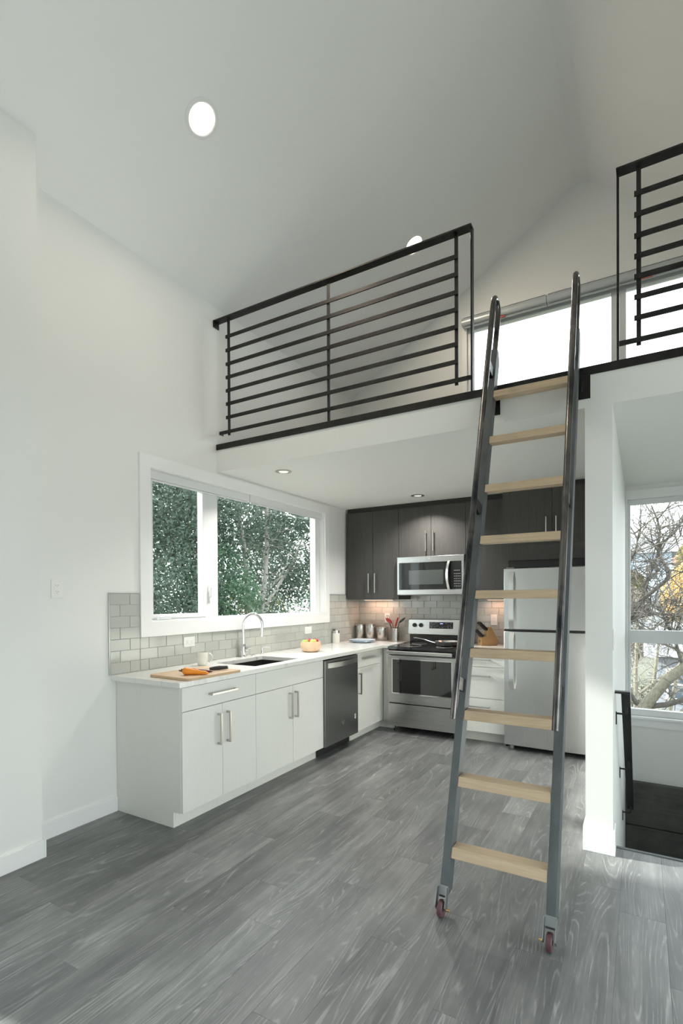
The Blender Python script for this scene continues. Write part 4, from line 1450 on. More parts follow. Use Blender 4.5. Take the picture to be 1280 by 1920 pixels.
# ------------------------------------------------------------------ refrigerator
fx0, fx1, fy_ = 1.9415, 2.699, -0.7514
fg = thing('refrigerator', ((fx0 + fx1) / 2, -0.4, 0), 'stainless steel top-freezer refrigerator beside the white pier', 'refrigerator')
bx(fx0 + 0.004, fx1 - 0.004, -0.685, -0.03, 0.035, 1.672).build('cabinet_body', M['grey_plastic'], fg)
for a, b in ((fx0 + 0.05, -0.66), (fx1 - 0.05, -0.66), (fx0 + 0.05, -0.08), (fx1 - 0.05, -0.08)):
    MB().lathe([(0, 0), (0.02, 0), (0.02, 0.0345), (0, 0.0345)], (a, b, 0), 12).build('foot', M['zinc'], fg)


def fridge_door(z0, z1, name):
    n = 8
    q = []
    for k in range(n + 1):
        t = k / n
        q.append((fx0 + (fx1 - fx0) * t, fy_ - 0.012 * math.sin(math.pi * t)))
    q += [(fx1, -0.690), (fx0, -0.690)]
    return MB().prism(q, z0, z1, 'z').build(name, M['steel_vert'], fg, smooth=25, bevel=0.004)


d1 = fridge_door(1.124, 1.684, 'freezer_door')
d2 = fridge_door(0.052, 1.104, 'fridge_door')
bx(fx0 + 0.002, fx1 - 0.002, -0.74, -0.6905, 1.1045, 1.1235).build('door_gap', M['black_plastic'], fg)
bx(fx0 + 0.03, fx1 - 0.03, -0.70, -0.686, 0.036, 0.0515).build('base_grille', M['black_plastic'], fg)
for z0, z1, d_ in ((1.130, 1.652, d1), (0.575, 1.094, d2)):
    hp = []
    for k in range(11):
        t = k / 10
        hp.append((2.017, fy_ - 0.012 - 0.034 * min(1, 3.2 * math.sin(math.pi * t)), z0 + (z1 - z0) * t))
    MB().tube(hp, 0.01, 4, sq=(0.021, 0.006)).build('handle', M['steel_bright'], d_, smooth=60)
MB().box(fx0 + 0.02, fx0 + 0.09, -0.735, -0.66, 1.6845, 1.696).build('hinge_cover', M['grey_plastic'], fg, bevel=0.003)

# ------------------------------------------------------------------ upper cabinets
K = M['cab_dark']
YU = -0.3495


def bar_pull(parent, x, y, z0, z1):
    m = MB().tube([(x, y - 0.03, z0), (x, y - 0.03, z1)], 0.006, 10)
    for z in (z0 + 0.03, z1 - 0.03):
        m.tube([(x, y - 0.028, z), (x, y + 0.0005, z)], 0.0045, 8)
    return m.build('handle', M['nickel'], parent, smooth=50)


def upper(x0, x1, z0, z1, split, handles, lab, yb=-0.012, yf=YU):
    o = thing('wall_cabinet', ((x0 + x1) / 2, -0.17, z0), lab, 'cabinet', 'charcoal wall cabinets')
    bx(x0, x1, yf + 0.02, yb, z0, z1).build('carcass', K, o)
    xs = [x0] + split + [x1]
    for i in range(len(xs) - 1):
        d_ = bx(xs[i] + 0.0015, xs[i + 1] - 0.0015, yf, yf + 0.019, z0 + 0.0015, z1 - 0.0015).build('door', K, o, bevel=0.0012)
        if handles and handles[i] is not None:
            bar_pull(d_, handles[i][0], yf, handles[i][1], handles[i][2])
    return o


upper(0.0315, 0.7005, 1.402, 2.417, [0.375], [(0.332, 1.482, 1.702), (0.412, 1.482, 1.702)], 'charcoal wall cabinet with two tall doors in the corner, left of the microwave')
upper(0.7015, 1.461, 1.8715, 2.417, [1.0823], [(1.031, 1.925, 2.148), (1.115, 1.925, 2.148)], 'charcoal wall cabinet directly above the microwave')
upper(1.462, 1.904, 1.402, 2.417, [], None, 'tall narrow charcoal wall cabinet above the knife block')
oc = thing('wall_cabinet', (2.34, -0.31, 1.76), 'deep charcoal cabinet above the refrigerator', 'cabinet', 'charcoal wall cabinets')
bx(1.9055, 2.7765, -0.60, -0.012, 1.9155, 2.4245).build('carcass', K, oc)
bx(1.9055, 1.957, -0.62, -0.6005, 1.766, 2.4245).build('stile', K, oc)
bx(2.731, 2.7765, -0.62, -0.6005, 1.766, 2.4245).build('stile', K, oc)
bx(1.9575, 2.7305, -0.62, -0.6005, 1.766, 1.9125).build('valance', K, oc, bevel=0.001)
bx(1.9575, 2.7305, -0.585, -0.575, 1.70, 1.9150).build('recess_shade_panel', M['black_plastic'], oc)  # added black sheet standing in for the deep shade above the refrigerator
for a, b, h in ((1.9575, 2.343, 2.297), (2.346, 2.7305, 2.383)):
    d_ = bx(a, b, -0.62, -0.6005, 1.914, 2.4245).build('door', K, oc, bevel=0.0012)
    bar_pull(d_, h, -0.62, 1.945, 2.155)
struct(MB().box(0.0315, 1.904, YU + 0.03, YU + 0.05, 2.4175, ZS - 0.0005).box(1.9055, 2.7765, -0.585, -0.565, 2.425, ZS - 0.0005).build('trim_4', M['dark_shadow']))
struct(bx(1.9285, 1.9395, -0.62, -0.012, 0.0, 1.4015).build('trim_5', M['dark_shadow']))  # dark strip standing in for the shaded gap beside the refrigerator

# under-cabinet lights
for x0, x1, lab in ((0.14, 0.52, 'slim light strip under the corner wall cabinet'), (1.62, 1.84, 'slim light strip under the narrow wall cabinet by the refrigerator')):
    o = thing('cabinet_light', ((x0 + x1) / 2, -0.10, 1.39), lab, 'light', 'under-cabinet lights')
    bx(x0, x1, -0.13, -0.08, 1.3935, 1.4015).build('housing', M['white_plastic'], o)
    bx(x0 + 0.01, x1 - 0.01, -0.122, -0.088, 1.3905, 1.393).build('lens', M['puck'], o)
    l = bpy.data.lights.new('cabinet_lamp', 'AREA')
    l.shape = 'RECTANGLE'
    l.size, l.size_y = x1 - x0 - 0.02, 0.03
    l.energy = 1.0 * (x1 - x0) / 0.38
    l.color = (1.0, 0.58, 0.40)
    lo = bpy.data.objects.new('cabinet_lamp', l)
    COL.objects.link(lo)
    lo.parent = o
    lo.location = (0, -0.005, -0.004)

# ------------------------------------------------------------------ knife block
kb = thing('knife_block', (1.60, -0.22, ZC), 'slanted wooden knife block on the short counter behind the ladder', 'knife block')
ang = math.radians(38)
KT = Matrix.Translation((1.575, -0.235, ZC)) @ Matrix.Rotation(ang, 4, 'Z')
b_ = MB()
b_.T = KT
b_.prism([(0, 0), (0, 0.085), (0.052, 0.098), (0.090, 0.195), (0.112, 0.190), (0.190, 0.045), (0.175, 0.0)], -0.045, 0.045, 'y')
b_.build('block', M['block'], kb, bevel=0.003)
m_ = MB()
m_.T = KT
for yy in (-0.012, 0.010):
    m_.tube([(-0.0008, yy - 0.006, 0.038), (-0.0008, yy, 0.052), (-0.0008, yy + 0.004, 0.038)], 0.0016, 5)
    m_.ball((-0.0008, yy, 0.057), 0.0035, 8, 6)
m_.box(-0.001, -0.0002, -0.016, 0.016, 0.026, 0.029)
m_.build('stamp', M['mark'], kb)
slots = [(0.030, 0.093, -0.028), (0.030, 0.093, 0.0), (0.030, 0.093, 0.028), (0.078, 0.160, -0.024), (0.078, 0.160, 0.004), (0.078, 0.160, 0.03)]
kl = ['lower front knife on the right side of the block', 'lower middle knife in the knife block', 'lower knife on the far side of the block',
      'upper knife on the near side of the block', 'upper middle knife in the knife block', 'upper knife on the far side of the block']
for i, (u_, h_, w_) in enumerate(slots):
    p = KT @ Vector((u_, w_, h_))
    o = thing('block_knife', tuple(p), 'black handled ' + kl[i], 'knife', 'knives in the knife block')
    dv = (KT.to_3x3() @ Vector((-0.72, 0, 0.69))).normalized()
    L_ = 0.105 if i < 3 else 0.12
    MB().tube([p + dv * 0.006, p + dv * 0.03, p + dv * (L_ - 0.02), p + dv * L_], 0.01, 4, sq=(0.0075, 0.0125)).build('handle', M['black_plastic'], o, bevel=0.003)
    MB().tube([p + dv * 0.0005, p + dv * 0.006], 0.01, 4, sq=(0.006, 0.010)).build('bolster', M['blade'], o)


# ------------------------------------------------------------------ outlets and switches
def plate_x(y0, y1, z0, z1, lab, cat='outlet', horizontal=False, slots_=True, x=0.0103):
    o = thing('wall_outlet' if cat == 'outlet' else 'wall_switch', (x, (y0 + y1) / 2, z0), lab, cat)
    bx(x, x + 0.006, y0, y1, z0, z1).build('cover_plate', M['white_plastic'], o, bevel=0.002)
    yc, zc = (y0 + y1) / 2, (z0 + z1) / 2
    if horizontal:
        bx(x + 0.0062, x + 0.008, yc - 0.033, yc + 0.033, zc - 0.0165, zc + 0.0165).build('insert', M['white_plastic'], o, bevel=0.001)
        cs = [(yc - 0.019, zc), (yc + 0.019, zc)]
    else:
        bx(x + 0.0062, x + 0.008, yc - 0.0165, yc + 0.0165, zc - 0.033, zc + 0.033).build('insert', M['white_plastic'], o, bevel=0.001)
        cs = [(yc, zc - 0.019), (yc, zc + 0.019)]
    if slots_:
        m = MB()
        for a, b in cs:
            if horizontal:
                m.box(x + 0.0079, x + 0.0083, a - 0.001, a + 0.006, b - 0.0075, b - 0.0055).box(x + 0.0079, x + 0.0083, a - 0.001, a + 0.006, b + 0.0055, b + 0.0075)
                m.box(x + 0.0079, x + 0.0083, a - 0.0085, a - 0.0055, b - 0.0015, b + 0.0015)
            else:
                m.box(x + 0.0079, x + 0.0083, a - 0.0075, a - 0.0055, b - 0.001, b + 0.006).box(x + 0.0079, x + 0.0083, a + 0.0055, a + 0.0075, b - 0.001, b + 0.006)
                m.box(x + 0.0079, x + 0.0083, a - 0.0015, a + 0.0015, b - 0.0085, b - 0.0055)
        m.build('slots', M['mark'], o)
    return o


plate_x(-3.856, -3.787, 1.428, 1.541, 'white double wall outlet on the bare left wall', x=0.0005)
plate_x(-2.842, -2.733, 1.049, 1.125, 'white sideways outlet in the tiles above the mug', horizontal=True)
plate_x(-1.204, -1.080, 1.048, 1.122, 'white sideways cover plate in the tiles above the fruit bowl', horizontal=True, slots_=False)
plate_x(-1.855, -1.785, 3.48, 3.595, 'white switch plate on the left wall up in the loft', 'switch', slots_=False, x=0.0005)


def plate_y(x0, x1, z0, z1, lab):
    y = -0.0103
    o = thing('wall_outlet', ((x0 + x1) / 2, y, z0), lab, 'outlet')
    bx(x0, x1, y - 0.006, y, z0, z1).build('cover_plate', M['white_plastic'], o, bevel=0.002)
    xc, zc = (x0 + x1) / 2, (z0 + z1) / 2
    bx(xc - 0.0165, xc + 0.0165, y - 0.008, y - 0.0062, zc - 0.033, zc + 0.033).build('insert', M['white_plastic'], o, bevel=0.001)
    m = MB()
    for b in (zc - 0.019, zc + 0.019):
        m.box(xc - 0.0075, xc - 0.0055, y - 0.0083, y - 0.0079, b - 0.001, b + 0.006).box(xc + 0.0055, xc + 0.0075, y - 0.0083, y - 0.0079, b - 0.001, b + 0.006)
        m.box(xc - 0.0015, xc + 0.0015, y - 0.0083, y - 0.0079, b - 0.0085, b - 0.0055)
    m.build('slots', M['mark'], o)


plate_y(0.364, 0.434, 1.120, 1.235, 'white outlet in the tiles behind the utensil holder')
plate_y(1.635, 1.705, 1.120, 1.234, 'white outlet in the tiles above the knife block')
o = thing('wall_switch', (XP1 + 0.001, -2.42, 1.13), 'white switch plate on the stair side of the pier, seen edge-on', 'switch')
bx(XP1 + 0.0005, XP1 + 0.007, -2.445, -2.375, 1.125, 1.24).build('cover_plate', M['white_plastic'], o, bevel=0.002)
bx(XP1 + 0.0072, XP1 + 0.011, -2.427, -2.393, 1.15, 1.215).build('rocker', M['white_plastic'], o)

# ------------------------------------------------------------------ recessed lights
SN = Vector((SL, 0, -1)).normalized()          # into the room from the left slope


def can_light(loc, nrm, lab, r, lit, energy):
    q = Vector((0, 0, -1)).rotation_difference(nrm).to_matrix().to_4x4()
    o = thing('recessed_light', tuple(loc), lab, 'light', 'recessed ceiling lights')
    T = Matrix.Translation(loc) @ q
    m = MB()
    m.T = T
    m.lathe([(r + 0.022, -0.0005), (r + 0.022, -0.004), (r + 0.006, -0.008), (r, -0.006), (r - 0.004, -0.001), (r + 0.0, -0.0005)], seg=36)
    m.build('trim_ring', M['trim'] if lit else M['nickel'], o, smooth=40)
    m = MB()
    m.T = T
    m.lathe([(0, -0.0035), (r - 0.006, -0.0035), (r - 0.005, -0.001), (0, -0.001)], seg=32)
    m.build('diffuser', M['lamp'] if lit else M['lamp_dim'], o, smooth=40)
    if energy:
        l = bpy.data.lights.new('downlight', 'AREA')
        l.shape = 'DISK'
        l.size = r * 1.9
        l.energy = energy
        l.color = (1.0, 0.84, 0.66) if lit else (1.0, 0.96, 0.90)
        if not lit:
            l.spread = math.radians(130)
        lo = bpy.data.objects.new('downlight', l)
        COL.objects.link(lo)
        lo.parent = o
        lo.matrix_local = Matrix.Translation(nrm * 0.012) @ q


can_light(Vector((0.762, -3.355, roofz(0.762))), SN, 'lit recessed light in the sloped ceiling above the open room', 0.083, True, 10)
can_light(Vector((1.262, -1.24, roofz(1.262))), SN, 'lit recessed light in the sloped ceiling behind the left railing', 0.083, True, 10)
can_light(Vector((0.486, -2.19, ZS)), Vector((0, 0, -1)), 'flat recessed light under the loft nearest the window', 0.045, False, 13)
can_light(Vector((1.061, -0.67, ZS)), Vector((0, 0, -1)), 'flat recessed light under the loft in front of the charcoal cabinets', 0.045, False, 13)


# ------------------------------------------------------------------ loft railings
def railing(lab, x0, x1, side, bal, bars, post_x):
    o = thing('loft_railing', ((x0 + x1) / 2, YL, 2.698), lab, 'railing', 'black steel loft railings')
    zt = 3.716
    ya, yb = YL - 0.034, YL + 0.030
    bx(x0, x1, ya, yb, zt - 0.012, zt).build('handrail', M['rail'], o, bevel=0.0015)
    px0, px1 = (post_x - 0.006, post_x + 0.006)
    bx(px0, px1, YL - 0.0085, YL + 0.030, 2.6985, zt - 0.0122).build('end_post', M['rail'], o, bevel=0.0015)
    wx = x0 if side == 'left' else x1 - 0.008
    bx(wx, wx + 0.008, ya, yb, zt - 0.055, zt - 0.0122).build('wall_plate', M['rail'], o)
    for bxx, zb in bal:
        bx(bxx - 0.011, bxx + 0.011, YL - 0.004, YL + 0.006, zb, zt - 0.0122).build('baluster', M['rail'], o)
    for z in (3.557, 3.446, 3.334, 3.226, 3.118, 3.010, 2.900):
        bx(bars[0], bars[1], YL - 0.0145, YL - 0.0045, z - 0.013, z + 0.013).build('rail_bar', M['rail'], o)
    lo, hi = (0.045, px0 - 0.0005) if side == 'left' else (px1 + 0.0005, XR - 0.03)
    m = bx(lo, hi, YL - 0.0145, YL - 0.0045, 2.770, 2.796)
    if side == 'left':
        m.box(lo, lo + 0.006, YL - 0.0045, YL + 0.03, 2.770, 2.796)
    m.build('bottom_bar', M['rail'], o)
    return o


railing('long black steel railing on the loft edge left of the ladder', 0.002, 2.150, 'left', [(0.141, 2.757), (1.099, 2.6985), (2.046, 2.757)], (0.119, 2.060), 2.143)
railing('black steel railing on the loft edge right of the ladder', 2.934, XR - 0.002, 'right', [(3.039, 2.757), (4.0, 2.6985), (4.95, 2.757)], (3.018, 4.97), 2.941)

# ------------------------------------------------------------------ ladder
LY0, LS = -3.45, 0.3372                         # front plane: y = LY0 + LS*z
ld = thing('loft_ladder', (2.51, LY0, 0), 'leaning steel loft ladder with pale wooden treads and small wheels', 'ladder')
up = Vector((0, LS, 1)).normalized()
nf = Vector((0, -1, LS)).normalized()           # out of the front face


def LP(x, s, off=0.0):
    """point on the ladder: x, length up the slope, offset out of the front face"""
    p = Vector((x, LY0, 0)) + up * s + nf * off
    return p


SLEN = (1 + LS * LS) ** 0.5


def lbox(m, x0, x1, s0, s1, o0, o1):
    c = [LP(x, s, o) for o in (o0, o1) for s, x in ((s0, x0), (s0, x1), (s1, x1), (s1, x0))]
    return m.add([tuple(p) for p in c], [(0, 3, 2, 1), (4, 5, 6, 7), (0, 1, 5, 4), (1, 2, 6, 5), (2, 3, 7, 6), (3, 0, 4, 7)])


RX = ((2.262, 2.299), (2.712, 2.752))
SB, ST_ = 0.075 * SLEN, 2.925 * SLEN
for (xa, xb) in RX:
    m = MB()
    c = [(s, o) for s, o in ((SB, 0.0), (SB + 0.03, -0.072), (ST_ - 0.05, -0.072), (ST_, -0.035), (ST_, 0.0))]
    vs = [tuple(LP(xa, s, o)) for s, o in c] + [tuple(LP(xb, s, o)) for s, o in c]
    n = len(c)
    m.add(vs, [tuple(range(n)), tuple(range(n, 2 * n))[::-1]] + [(i, n + i, n + (i + 1) % n, (i + 1) % n) for i in range(n)])
    m.build('side_rail', M['mill'], ld, bevel=0.002)
for k in range(9):
    zb = 0.231 + 0.2952 * k
    yf_ = LY0 + LS * zb
    m = MB().prism([(yf_ + 0.002, zb), (yf_ + 0.018, zb + 0.044), (yf_ + 0.088, zb + 0.044), (yf_ + 0.072, zb)], RX[0][1] + 0.0005, RX[1][0] - 0.0005, 'x')
    m.v = [(p[0], p[1], p[2]) for p in m.v]
    m.build('tread', M['maple'], ld, bevel=0.003)
for (xa, xb) in RX:
    xc = (xa + xb) / 2
    rt = 0.0158
    off = 0.103
    s0, s1 = 0.812 * SLEN, 3.165 * SLEN
    pts = [LP(xc, s0, off), LP(xc, s0 + 0.5, off), LP(xc, s1 - 0.4, off), LP(xc, s1 - 0.02, off)]
    rr = (off + 0.017) / 2
    for k in range(1, 12):
        a = math.pi * k / 12
        pts.append(LP(xc, s1 + rr * math.sin(a) * 1.15, off - rr + rr * math.cos(a)))
    pts += [LP(xc, s1 - 0.02, -0.017), LP(xc, ST_ + 0.0005, -0.017)]
    rs = [rt] * len(pts)
    t_ = MB().tube(pts, rs, 14).build('grab_rail', M['tube'], ld, smooth=50)
    for s in (0.98 * SLEN, 1.9 * SLEN, 2.75 * SLEN):
        m = MB()
        lbox(m, xc - 0.009, xc + 0.009, s - 0.03, s + 0.03, 0.0003, off - rt * 0.8)
        m.build('spacer', M['rail'], t_)
    # zinc end plate with fork, wheel and brass bolt
    fo = MB()
    lbox(fo, xa - 0.001, xb + 0.001, SB + 0.01, SB + 0.05, 0.0003, 0.004)
    for xs2 in (xa - 0.006, xb + 0.0015):
        c = [(SB + 0.045, 0.034), (SB + 0.045, 0.0005), (SB - 0.035, 0.0005), (SB - 0.050, 0.012), (SB - 0.035, 0.034)]
        vs = [tuple(LP(xs2, s, o_)) for s, o_ in c] + [tuple(LP(xs2 + 0.0045, s, o_)) for s, o_ in c]
        n = len(c)
        fo.add(vs, [tuple(range(n)), tuple(range(n, 2 * n))[::-1]] + [(i, n + i, n + (i + 1) % n, (i + 1) % n) for i in range(n)])
    fko = fo.build('wheel_fork', M['zinc'], ld)
    wc = LP(xc, SB - 0.040, 0.008)
    wr_ = 0.0365
    wc.z = wr_ + 0.0003
    MB().lathe([(0, -0.0135), (0.010, -0.0135), (0.012, -0.0115), (wr_ - 0.004, -0.0115), (wr_, -0.008), (wr_, 0.008), (wr_ - 0.004, 0.0115), (0.012, 0.0115), (0.010, 0.0135), (0, 0.0135)], tuple(wc), 24, 'x').build('wheel', M['caster'], fko, smooth=35)
    sgn = 1 if xc < 2.5 else -1
    xo = xb + 0.0065 if sgn > 0 else xa - 0.0065
    MB().lathe([(0, 0), (0.0075, 0), (0.0075, 0.006 * sgn), (0.0035, 0.0065 * sgn), (0.0035, 0.016 * sgn), (0, 0.017 * sgn)], (xo, wc.y, wc.z), 8, 'x').build('bolt', M['brass'], fko, smooth=35)
    # hook iron welded to the back of the rail
    m = MB()
    lbox(m, xc - 0.006, xc + 0.006, 2.36 * SLEN, 2.66 * SLEN, -0.090, -0.0725)
    m.build('hook_iron', M['rail'], ld)
for xa, xb, lab in ((2.235, 2.315, 'small black steel plate on the loft fascia behind the left ladder rail'), (2.700, 2.806, 'black steel hook plate on the loft fascia behind the right ladder rail')):
    o = thing('ladder_plate', ((xa + xb) / 2, YL - 0.01, 2.52), lab, 'bracket')
    bx(xa, xb, YL - 0.0085, YL - 0.0005, 2.522, 2.6515).build('plate', M['rail'], o, bevel=0.001)
    MB().tube([(xb - 0.045, YL - 0.009, 2.62), (xb - 0.045, YL - 0.022, 2.61), (xb - 0.045, YL - 0.026, 2.59), (xb - 0.045, YL - 0.022, 2.57), (xb - 0.045, YL - 0.009, 2.565)], 0.005, 8).build('hook', M['rail'], o, smooth=50)

# ------------------------------------------------------------------ outside
gr = MB()
gr.grid([-40, -8, XR + 0.3, 60], [-60, YB - 0.25, 0.25, 90], -3.3, -3.0, lambda u, v: True)
struct(gr.build('ground', M['ground'], origin=(0, 0, -3)))
rnd = random.Random(11)


def leaf_cloud(m, pts, size, rr, elong=2.2):
    vs, fs = [], []
    for p in pts:
        d = Vector((rr.gauss(0, 1), rr.gauss(0, 1), rr.gauss(-0.3, 0.8)))
        if d.length < 1e-3:
            continue
        d.normalize()
        s = d.orthogonal().normalized()
        s = (Matrix.Rotation(rr.uniform(0, 6.28), 3, d) @ s)
        nn = d.cross(s)
        L = size * rr.uniform(0.6, 1.25)
        w = L / elong / 2
        b = len(vs)
        p = Vector(p)
        vs += [tuple(p), tuple(p + d * L * 0.5 + s * w + nn * w * 0.35), tuple(p + d * L), tuple(p + d * L * 0.5 - s * w + nn * w * 0.35)]
        fs += [(b, b + 1, b + 2), (b, b + 2, b + 3)]
    m.add(vs, fs)


def blob_pts(n, c, r, rr, thr, sc, seed):
    """points in an ellipsoid thinned by a noise field so that clumps and gaps appear"""
    out = []
    while len(out) < n:
        d = Vector((rr.uniform(-1, 1), rr.uniform(-1, 1), rr.uniform(-1, 1)))
        if d.length > 1:
            continue
        p = Vector((c[0] + d.x * r[0], c[1] + d.y * r[1], c[2] + d.z * r[2]))
        if mnoise.noise((p + Vector((seed, seed, seed))) * sc) < thr:
            continue
        out.append(p)
    return out


def grow(tw, p, d, L, r, depth, rr, segs=4, wob=0.25, up_=0.0, minr=0.0035):
    """branching twig bundle into one mesh"""
    pts, rs = [p], [r]
    for i in range(segs):
        d = (d + Vector((rr.gauss(0, wob), rr.gauss(0, wob), rr.gauss(up_, wob)))).normalized()
        p = p + d * L / segs
        pts.append(p)
        rs.append(max(minr * 0.7, r * (1 - 0.55 * (i + 1) / segs)))
    tw.tube(pts, rs, 5 if r < 0.02 else 8)
    if depth > 0:
        for k in range(rr.choice((2, 3, 3, 4))):
            i = rr.randrange(1, len(pts))
            dd = (pts[i] - pts[i - 1]).normalized()
            nd_ = (dd + Vector((rr.gauss(0, 0.7), rr.gauss(0, 0.7), rr.gauss(0.1, 0.6)))).normalized()
            grow(tw, pts[i], nd_, L * rr.uniform(0.5, 0.75), rs[i] * 0.65, depth - 1, rr, segs, wob, up_, minr)


def leafy(lab, base, h, trunks, blobs, leaf, size, seed, bark='bark_pale', name='evergreen_tree'):
    rr = random.Random(seed)
    o = thing(name, base, lab, 'tree', 'trees outside the kitchen window')
    for pts, rs in trunks:
        MB().tube(pts, rs, 9).build('trunk', M[bark], o, smooth=60)
    tw = MB()
    for pts, rs in trunks:
        for k in range(14):
            i = rr.randrange(1, len(pts))
            t = rr.random()
            p = Vector(pts[i - 1]).lerp(Vector(pts[i]), t)
            d = Vector((rr.gauss(0, 1), rr.gauss(0, 1), rr.gauss(0.5, 0.5))).normalized()
            grow(tw, p, d, 0.9, 0.012, 1, rr)
    b_ = tw.build('branches', M[bark], o, recalc=False)
    b_['kind'] = 'stuff'
    lf = MB()
    for n, c, r, thr, sc in blobs:
        leaf_cloud(lf, blob_pts(n, c, r, rr, thr, sc, seed * 3.7), size, rr)
    f_ = lf.build('foliage', M[leaf], o, recalc=False)
    f_['kind'] = 'stuff'
    return o


leafy('tall evergreen tree with pale forked trunks filling the wide pane of the kitchen window', (-4.0, 2.8, -3.0), 6,
      [([(-4.0, 2.75, -3.0), (-4.0, 2.68, 0.0), (-4.0, 2.62, 1.12), (-4.0, 2.53, 1.67), (-4.0, 2.46, 2.44), (-4.0, 2.36, 2.86), (-4.0, 2.18, 3.48), (-4.1, 2.0, 4.6)], [0.09, 0.075, 0.06, 0.055, 0.05, 0.042, 0.035, 0.02]),
       ([(-4.0, 2.88, -3.0), (-4.0, 2.92, 0.2), (-4.0, 2.96, 1.11), (-4.0, 3.12, 1.91), (-4.0, 3.19, 2.61), (-4.0, 3.19, 3.31), (-4.1, 3.1, 4.6)], [0.1, 0.085, 0.07, 0.058, 0.05, 0.04, 0.02]),
       ([(-4.0, 2.97, 1.0), (-4.0, 3.26, 1.4), (-4.0, 3.56, 1.69), (-4.0, 4.07, 2.19), (-4.1, 4.7, 2.9)], [0.045, 0.04, 0.035, 0.028, 0.015])],
      [(12000, (-4.8, 3.2, 2.6), (1.4, 2.5, 2.2), 0.0, 1.3), (6000, (-4.4, 4.7, 2.9), (1.1, 1.3, 1.6), -0.05, 1.5), (4000, (-4.3, 2.0, 3.3), (0.9, 1.1, 1.0), -0.02, 1.6)], 'leaf_dark', 0.105, 3)
leafy('dense dark evergreen hedge tree filling the left casement of the kitchen window', (-4.2, 0.2, -3.0), 6,
      [([(-4.6, 0.2, -3.0), (-4.6, 0.25, 0.5), (-4.5, 0.3, 2.0), (-4.5, 0.4, 3.6)], [0.11, 0.09, 0.06, 0.03])],
      [(52000, (-4.6, 0.15, 1.3), (1.5, 1.8, 3.0), -0.25, 1.5), (9000, (-4.2, 0.9, 3.2), (1.1, 1.3, 1.0), -0.15, 1.6)], 'leaf_dark', 0.075, 5, 'bark')
leafy('mid green shrub low between the evergreen trees outside the kitchen window', (-3.7, 1.6, -3.0), 3,
      [([(-3.7, 1.6, -3.0), (-3.7, 1.65, -1.0), (-3.7, 1.7, 1.0)], [0.06, 0.045, 0.02])],
      [(12000, (-3.8, 1.55, 1.0), (0.8, 0.85, 1.5), -0.15, 2.0)], 'leaf_mid', 0.08, 8, 'bark')
leafy('olive yellow shrub low behind the pale trunks', (-6.2, 5.2, -3.0), 3,
      [([(-6.2, 5.2, -3.0), (-6.2, 5.25, -1.0), (-6.2, 5.2, 0.8)], [0.06, 0.045, 0.02])],
      [(5200, (-6.2, 5.0, 0.2), (1.4, 2.0, 1.9), -0.1, 1.6)], 'leaf_olive', 0.09, 9, 'bark')
leafy('broad dark laurel behind the right end of the kitchen window', (-5.6, 7.6, -3.0), 5,
      [([(-5.8, 7.6, -3.0), (-5.8, 7.6, 0), (-5.7, 7.4, 2.5)], [0.1, 0.08, 0.03])],
      [(8000, (-6.0, 7.2, 1.7), (1.5, 2.2, 2.5), 0.0, 1.3)], 'leaf_mid', 0.11, 10, 'bark')
leafy('far tall evergreen behind the other kitchen window trees', (-9.0, 3.0, -3.0), 5,
      [([(-9.0, 3.0, -3.0), (-9.0, 3.0, 0), (-9.0, 3.2, 3.5)], [0.14, 0.1, 0.04])],
      [(9000, (-9.0, 3.4, 1.6), (1.8, 4.2, 2.6), 0.05, 0.9)], 'leaf_mid', 0.13, 12, 'bark')

